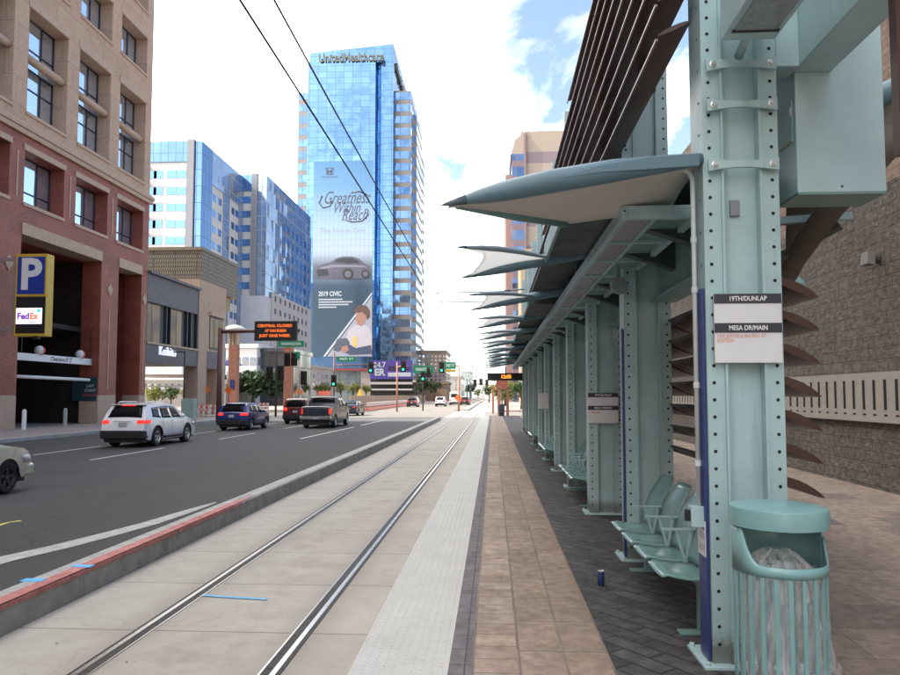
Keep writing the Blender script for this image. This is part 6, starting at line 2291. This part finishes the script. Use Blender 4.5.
# ------------------------------------------------------------------ message sign on its mast
VY = 48.0
t = thing('message_sign', 'black electronic message sign with orange lettering on a red-brown mast arm', 'sign', (P(219, 420, Y=VY).x, VY, .15))
mast_m = M('mast_brown', (.16, .075, .07), .45, var=.08)
xp = P(219, 400, Y=VY).x
zarm = P(240, 331.5, Y=VY).z
m = MB(); m.tube([(xp, VY, .15), (xp, VY, P(219, 328, Y=VY).z)], [.20, .15], 14); m.build('pole', mast_m, t)
a, b = P(256.7, 321.8, Y=VY), P(298.5, 341, Y=VY)
m = MB(); m.tube([(xp, VY, zarm), (b.x + .1, VY, zarm + .05)], [.13, .10], 12); m.build('arm', mast_m, t)
m = MB(); m.box(a.x, b.x, VY - .45, VY - .14, b.z, a.z); cs = m.build('case', black, t, bevel=.015)
led = E('orange_led', (1, .18, .03), .26)
for i, (s_, w_) in enumerate((('CENTRAL CLOSED', .82), ('AT', .0), ('JUST ONE WEEK', .75))):
    if i == 1:
        text_mesh('lettering', 'AT VAN BUREN', led, cs, ((a.x + b.x) / 2, VY - .462, (a.z + b.z) / 2 + .0), .25, extrude=.003, bold=.012, fit=(b.x - a.x) * .5)
    else:
        text_mesh('lettering', s_, led, cs, ((a.x + b.x) / 2 - .05, VY - .462, a.z - (.34 if i == 0 else 1.04) * (a.z - b.z) / 1.38), .25, extrude=.003, bold=.014, fit=(b.x - a.x) * w_)

# ------------------------------------------------------------------ traffic signals and street signs
sig_b = M('signal_black', (.012, .014, .013), .6, var=0)
grn = E('signal_green', (.03, 1, .5), .9)
dk_lens = M('lens_dark', (.05, .012, .01), .3, var=0)
green_sign = M('street_green', (.0, .17, .09), .45, var=.05)
def head(par, x, y, z, facing=True):
    m = MB(); m.box(x - .20, x + .20, y - .12, y + .12, z - .56, z + .56); m.box(x - .32, x + .32, y + .02, y + .04, z - .68, z + .68)
    h_ = m.build('signal_head', sig_b, par)
    for i, dz in enumerate((.36, 0, -.36)):
        m = MB(); m.lathe((x, y - .12, z + dz), [(.135, 0), (.135, -.012), (0, -.02)], 14, axis='y')
        m.build('lens', grn if (i == 2 and facing) else dk_lens, h_)
        m = MB(); m.lathe((x, y - .13, z + dz), [(.15, .0), (.15, -.2)], 12, axis='y', a0=-pi / 2 - .2, a1=pi / 2 + .2); m.build('visor', sig_b, h_)
def street_sign(par, u0, u1, v0, v1, Y, txt):
    a, b = P(u0, v0, Y=Y), P(u1, v1, Y=Y)
    m = MB(); m.box(a.x, b.x, Y - .05, Y, b.z, a.z); s_ = m.build('street_sign', green_sign, par)
    if txt:
        text_mesh('lettering', txt, white_p, s_, ((a.x + b.x) / 2, Y - .055, (a.z + b.z) / 2), (a.z - b.z) * .6, extrude=.002, fit=(b.x - a.x) * .75)
def mast(label, u, Y, vtop, arm_u=None, arm_v=None, heads=(), signs=(), col=mast_m, r=.11):
    x = P(u, 390, Y=Y).x
    t = thing('signal_pole', label, 'traffic signal', (x, Y, .0), 'traffic signal poles at the junction')
    m = MB(); m.tube([(x, Y, 0), (x, Y, P(u, vtop, Y=Y).z)], [r, r * .75], 10); m.build('pole', col, t)
    if arm_u is not None:
        q = P(arm_u, arm_v, Y=Y)
        m = MB(); m.tube([(x, Y, P(u, arm_v, Y=Y).z - .1), (q.x, Y, q.z)], [.09, .05], 8); m.build('arm', col, t)
    for (hu, hv, f_) in heads:
        q = P(hu, hv, Y=Y); head(t, q.x, Y - .15, q.z, f_)
    for sg in signs:
        street_sign(t, *sg)
    return t
mast('signal pole by the message sign with a green street name sign', 276, 66, 322, None, None, [(270, 374, False), (281, 373, False)], [(278, 304, 341, 347, 65.8, 'WASHINGTON')], col=dark_metal, r=.1)
mast('signal pole with two heads seen from behind beside the second brick pillar', 299, 70, 352, 286, 358.5, [(294.5, 359, False), (287.5, 359.5, False), (304, 378, False)], [(293, 300, 352, 359, 69.8, ''), ], col=M('pole_tan', (.45, .34, .28), .5, var=.05), r=.12)
mast('signal pole with long red arm and green sign over the pickup', 334, 84, 352, 379, 364.5, [(334, 381, True), (371, 367.5, True)], [(337, 356, 356.5, 361.5, 83.8, '3RD ST')])
mast('orange signal pole standing in front of the purple hoarding', 397, 86, 362, 409, 366, [(403.5, 366.5, True)], [], col=M('pole_orange', (.42, .20, .12), .5, var=.05))
mast('signal pole with wide green sign in front of the brown block', 423, 90, 358, 433, 368, [(423, 376, True), (428.5, 372, False)], [(413, 433.5, 366, 373, 89.8, 'WASHINGTON ST')], col=dark_metal, r=.09)
mast('orange-brown signal pole beside the track with green sign and green light', 459, 88, 366, 441, 365, [(441.7, 367.5, True)], [(444.5, 456, 362, 369, 87.8, '2ND ST'), ], col=MATS['pole_orange'])
mast('small black signal pole far down beside the track, left one', 467, 140, 378, None, None, [(475, 383, False)], [], col=dark_metal, r=.1)
mast('small black signal pole far down beside the track, right one', 470, 150, 379, 487, 384, [(487, 383, False), (481, 382, False)], [], col=dark_metal, r=.1)
# yellow sign under the green one at the track
q0, q1 = P(445, 369.5, Y=88), P(456, 372, Y=88)
tag(MB().box(q0.x, q1.x, 87.9, 87.97, q1.z, q0.z).build('yellow_sign', M('sign_amber', (.65, .42, .05), .5, var=.05)), 'narrow yellow sign strip under the green sign beside the track', 'sign')

# ------------------------------------------------------------------ road works: water filled barriers, barricades, warning diamonds
orange = M('barrier_orange', (.66, .15, .10), .5, var=.12, scale=3)
bar_w = M('barrier_white', (.70, .66, .62), .5, var=.08)
def barrier(x, y, label):
    t = thing('road_barrier', label, 'barrier', (x, y, 0), 'orange and white road work barriers in a long row')
    m = MB(); m.prism([(x - .28, y, 0), (x + .28, y, 0), (x + .26, y, .15), (x + .09, y, .36), (x + .07, y, .42), (x - .07, y, .42), (x - .09, y, .36), (x - .26, y, .15)], (0, 1.9, 0)); m.build('base', orange, t)
    m = MB(); m.box(x - .03, x + .03, y, y + 1.9, .80, .92); m.build('rail', orange, t)
    for k in range(4):
        m = MB(); m.box(x - .06, x + .06, y + .1 + k * .5, y + .32 + k * .5, .62, 1.08); m.build('post', bar_w, t)
    return t
b0 = barrier(-15.6, 88.5, '')
LB = 'one of the orange and white barriers forming the long row along the far left kerb'
b0['label'] = LB
for k in range(1, 28):
    c_ = copy_tree(b0, None, (-.012 * k, 2.05 * k, 0))
m = MB(); m.box(-18.2, -17.8, 90, 190, .15, 1.9)
tag(m.build('site_wall', M('site_wall', (.34, .28, .21), .8, var=.12, scale=.5)), 'long low tan wall behind the row of orange barriers', 'wall')
def barricade(u, vb, label):
    p = P(u, vb, Z=.15)
    t = thing('barricade', label, 'barricade', (p.x, p.y, .15), 'striped barricades on the left pavement')
    for dy in (-.25, .25):
        m = MB()
        for sx_ in (-.5, .5):
            m.bar((p.x + sx_, p.y + dy, .15), (p.x + sx_, p.y + dy * .2, 1.2), .06, .05, (1, 0, 0))
        m.build_each('leg', bar_w, t)
    for zz_ in (.62, 1.0):
        m = MB()
        for i in range(6):
            m.cur = i % 2
            m.box(p.x - .6 + i * .2, p.x - .4 + i * .2, p.y - .24 + (zz_ - .15) * .17, p.y - .20 + (zz_ - .15) * .17, zz_, zz_ + .24)
        m.build('striped_board', [orange, bar_w], t)
barricade(203, 419.5, 'striped barricade nearest the shop, right of the white crossover')
barricade(210, 417.5, 'second striped barricade, between the white crossover and the blue hatchback')
barricade(263, 414, 'striped barricade between the blue hatchback and the dark red car')
def diamond(u, vc, Y, size, label):
    p = P(u, vc, Y=Y)
    t = thing('warning_sign', label, 'road sign', (p.x, Y, 0), 'orange diamond road work signs')
    m = MB(); m.prism([(p.x - size, Y, p.z), (p.x, Y, p.z - size), (p.x + size, Y, p.z), (p.x, Y, p.z + size)], (0, .03, 0)); m.build('panel', M('sign_orange', (.80, .17, .03), .45, var=.03), t)
    m = MB(); m.tube([(p.x, Y + .05, 0), (p.x, Y + .05, p.z)], .04, 6); m.bar((p.x - .5, Y + .05, .05), (p.x + .5, Y + .05, .05), .05, .05); m.build('stand', dark_metal, t)
diamond(206, 389.5, 64, .42, 'orange diamond sign on the left pavement by the tan end of the shop')
diamond(228.5, 390, 66, .42, 'orange diamond sign beside the first brick pillar')
diamond(458, 398, 92, .52, 'orange diamond sign at the far track side, in front of the white van')
diamond(299, 392, 78, .5, 'orange diamond sign behind the dark red car')
# orange mesh wall behind cars
p0, p1 = P(318, 391, Y=128), P(330, 399, Y=128)
tag(MB().box(p0.x, p1.x, 128, 128.2, .1, p0.z).build('site_fence', orange), 'orange mesh fence panel seen above the pickup bed', 'fence')
p0, p1 = P(356, 389, Y=128), P(363, 399, Y=128)
m = MB(); m.prism([(p0.x, 128, .1), (p1.x, 128, .1), (p1.x, 128, 1.6), ((p0.x + p1.x) / 2, 128, p0.z), (p0.x, 128, 1.6)], (0, 2.5, 0))
tag(m.build('yellow_machine', M('machine_yellow', (.62, .38, .05), .5, var=.1)), 'yellow construction machine hood behind the grey car', 'machine')
# utility box and lamp post by the shop
p = P(189, 405, Y=50)
t = thing('utility_cabinet', 'pale green utility cabinet on the pavement behind the white crossover', 'cabinet', (p.x, 50, .15))
m = MB(); m.box(p.x - .45, p.x + .45, 49.7, 50.3, .15, 1.75); m.build('housing', M('cabinet_green', (.30, .42, .38), .5, var=.06), t, bevel=.03)
m = MB(); m.box(p.x - .40, p.x + .40, 49.685, 49.7, .3, 1.65); m.build('door', M('cabinet_green', (.30, .42, .38)), t)
p = P(180, 405, Y=56)
x = P(184, 390, Y=56).x
m = MB(); m.tube([(x, 56, .15), (x, 56, P(184, 351, Y=56).z)], [.08, .06], 8); m.box(x - .9, x, 55.95, 56.05, P(184, 352, Y=56).z - .05, P(184, 352, Y=56).z + .05)
tag(m.build('lamp_post', dark_metal), 'thin dark lamp post in front of the open shop floor', 'lamp post')
# blue umbrella by the tan end
p = P(229, 361, Y=84)
t = thing('parasol', 'blue parasol beside the first brick pillar', 'parasol', (p.x, 84, .15))
m = MB(); m.lathe((p.x, 84, p.z - .5), [(1.7, 0), (1.0, .35), (0, .7)], 8); m.build('canopy', M('parasol_blue', (.03, .07, .35), .6, var=.08), t)
m = MB(); m.tube([(p.x, 84, .15), (p.x, 84, p.z)], .04, 6); m.build('pole', dark_metal, t)

# ------------------------------------------------------------------ end of platform: brick posts, bin
for i, (u, vb, wpx) in enumerate(((499, 407, 3.2), (507.5, 412, 2.6), (493, 404, 2.2))):
    Y = (66, 60, 80)[i]
    a = P(u, 388, Y=Y); w_ = wpx * Y / F_PX / 2
    m = MB(); m.box(a.x - w_, a.x + w_, Y - w_, Y + w_, 0, a.z); m.box(a.x - w_ * 1.25, a.x + w_ * 1.25, Y - w_ * 1.25, Y + w_ * 1.25, a.z + .003, a.z + .15)
    tag(m.build('brick_post', brickr), ['brick post in the middle of the three at the end of the platform', 'brick post nearest the last column at the end of the platform', 'slim brick post farthest out at the end of the platform'][i], 'post', 'brick posts at the platform end')
a = P(501.5, 411, Y=57)
m = MB(); m.smooth = True; m.lathe((a.x, 57, ZP), [(0, 0), (.22, 0), (.27, .85), (.2, .95), (0, .97)], 14)
tag(m.build('litter_bin', dark_metal, sharp=40), 'small dark litter bin far off at the end of the platform', 'litter bin')
a = P(502, 386, Y=70)
t = thing('station_marker', 'dark red station marker above the brick posts at the platform end', 'sign', (a.x, 70, 0))
m = MB(); m.box(a.x - .55, a.x + .55, 70, 70.15, a.z - .3, a.z + .9); m.build('panel', M('marker_red', (.26, .07, .05), .5, var=.1), t)
m = MB(); m.tube([(a.x, 70.1, 0), (a.x, 70.1, a.z)], .06, 8); m.build('post', dark_metal, t)

# unseen blocks added behind the camera to cut low skylight and fill reflections
wing = glassgrid('rear_city_windows', (.10, .13, .17), (.40, .32, .25), 3.2, 3.8, 1.5, .1, .5, .03)
for i, (x0, x1, y0, y1, h, mt2, lb) in enumerate((
        (-75, -27, -150, -70, 46, beige, 'added unseen tan block with window grid behind the camera on the left'),
        (-140, -84, -170, -60, 62, pale, 'added unseen pale tall block behind the camera at the far left'),
        (14, 60, -150, -62, 38, pale, 'added unseen pale block behind the camera on the right'),
        (70, 130, -170, -50, 55, beige, 'added unseen tan tall block behind the camera at the far right'),
        (-26, 13, -330, -260, 40, beige, 'added unseen tan block closing the street far behind the camera'))):
    t = thing('added_city_block', lb, 'building', ((x0 + x1) / 2, (y0 + y1) / 2, 0))
    m = MB(); m.box(x0, x1, y0, y1, 0, h); m.build('wall', mt2, t)
    m = MB(); m.box(x0 + 2, x1 - 2, y1, y1 + .2, 5, h - 3); m.build('window_grid', wing, t)
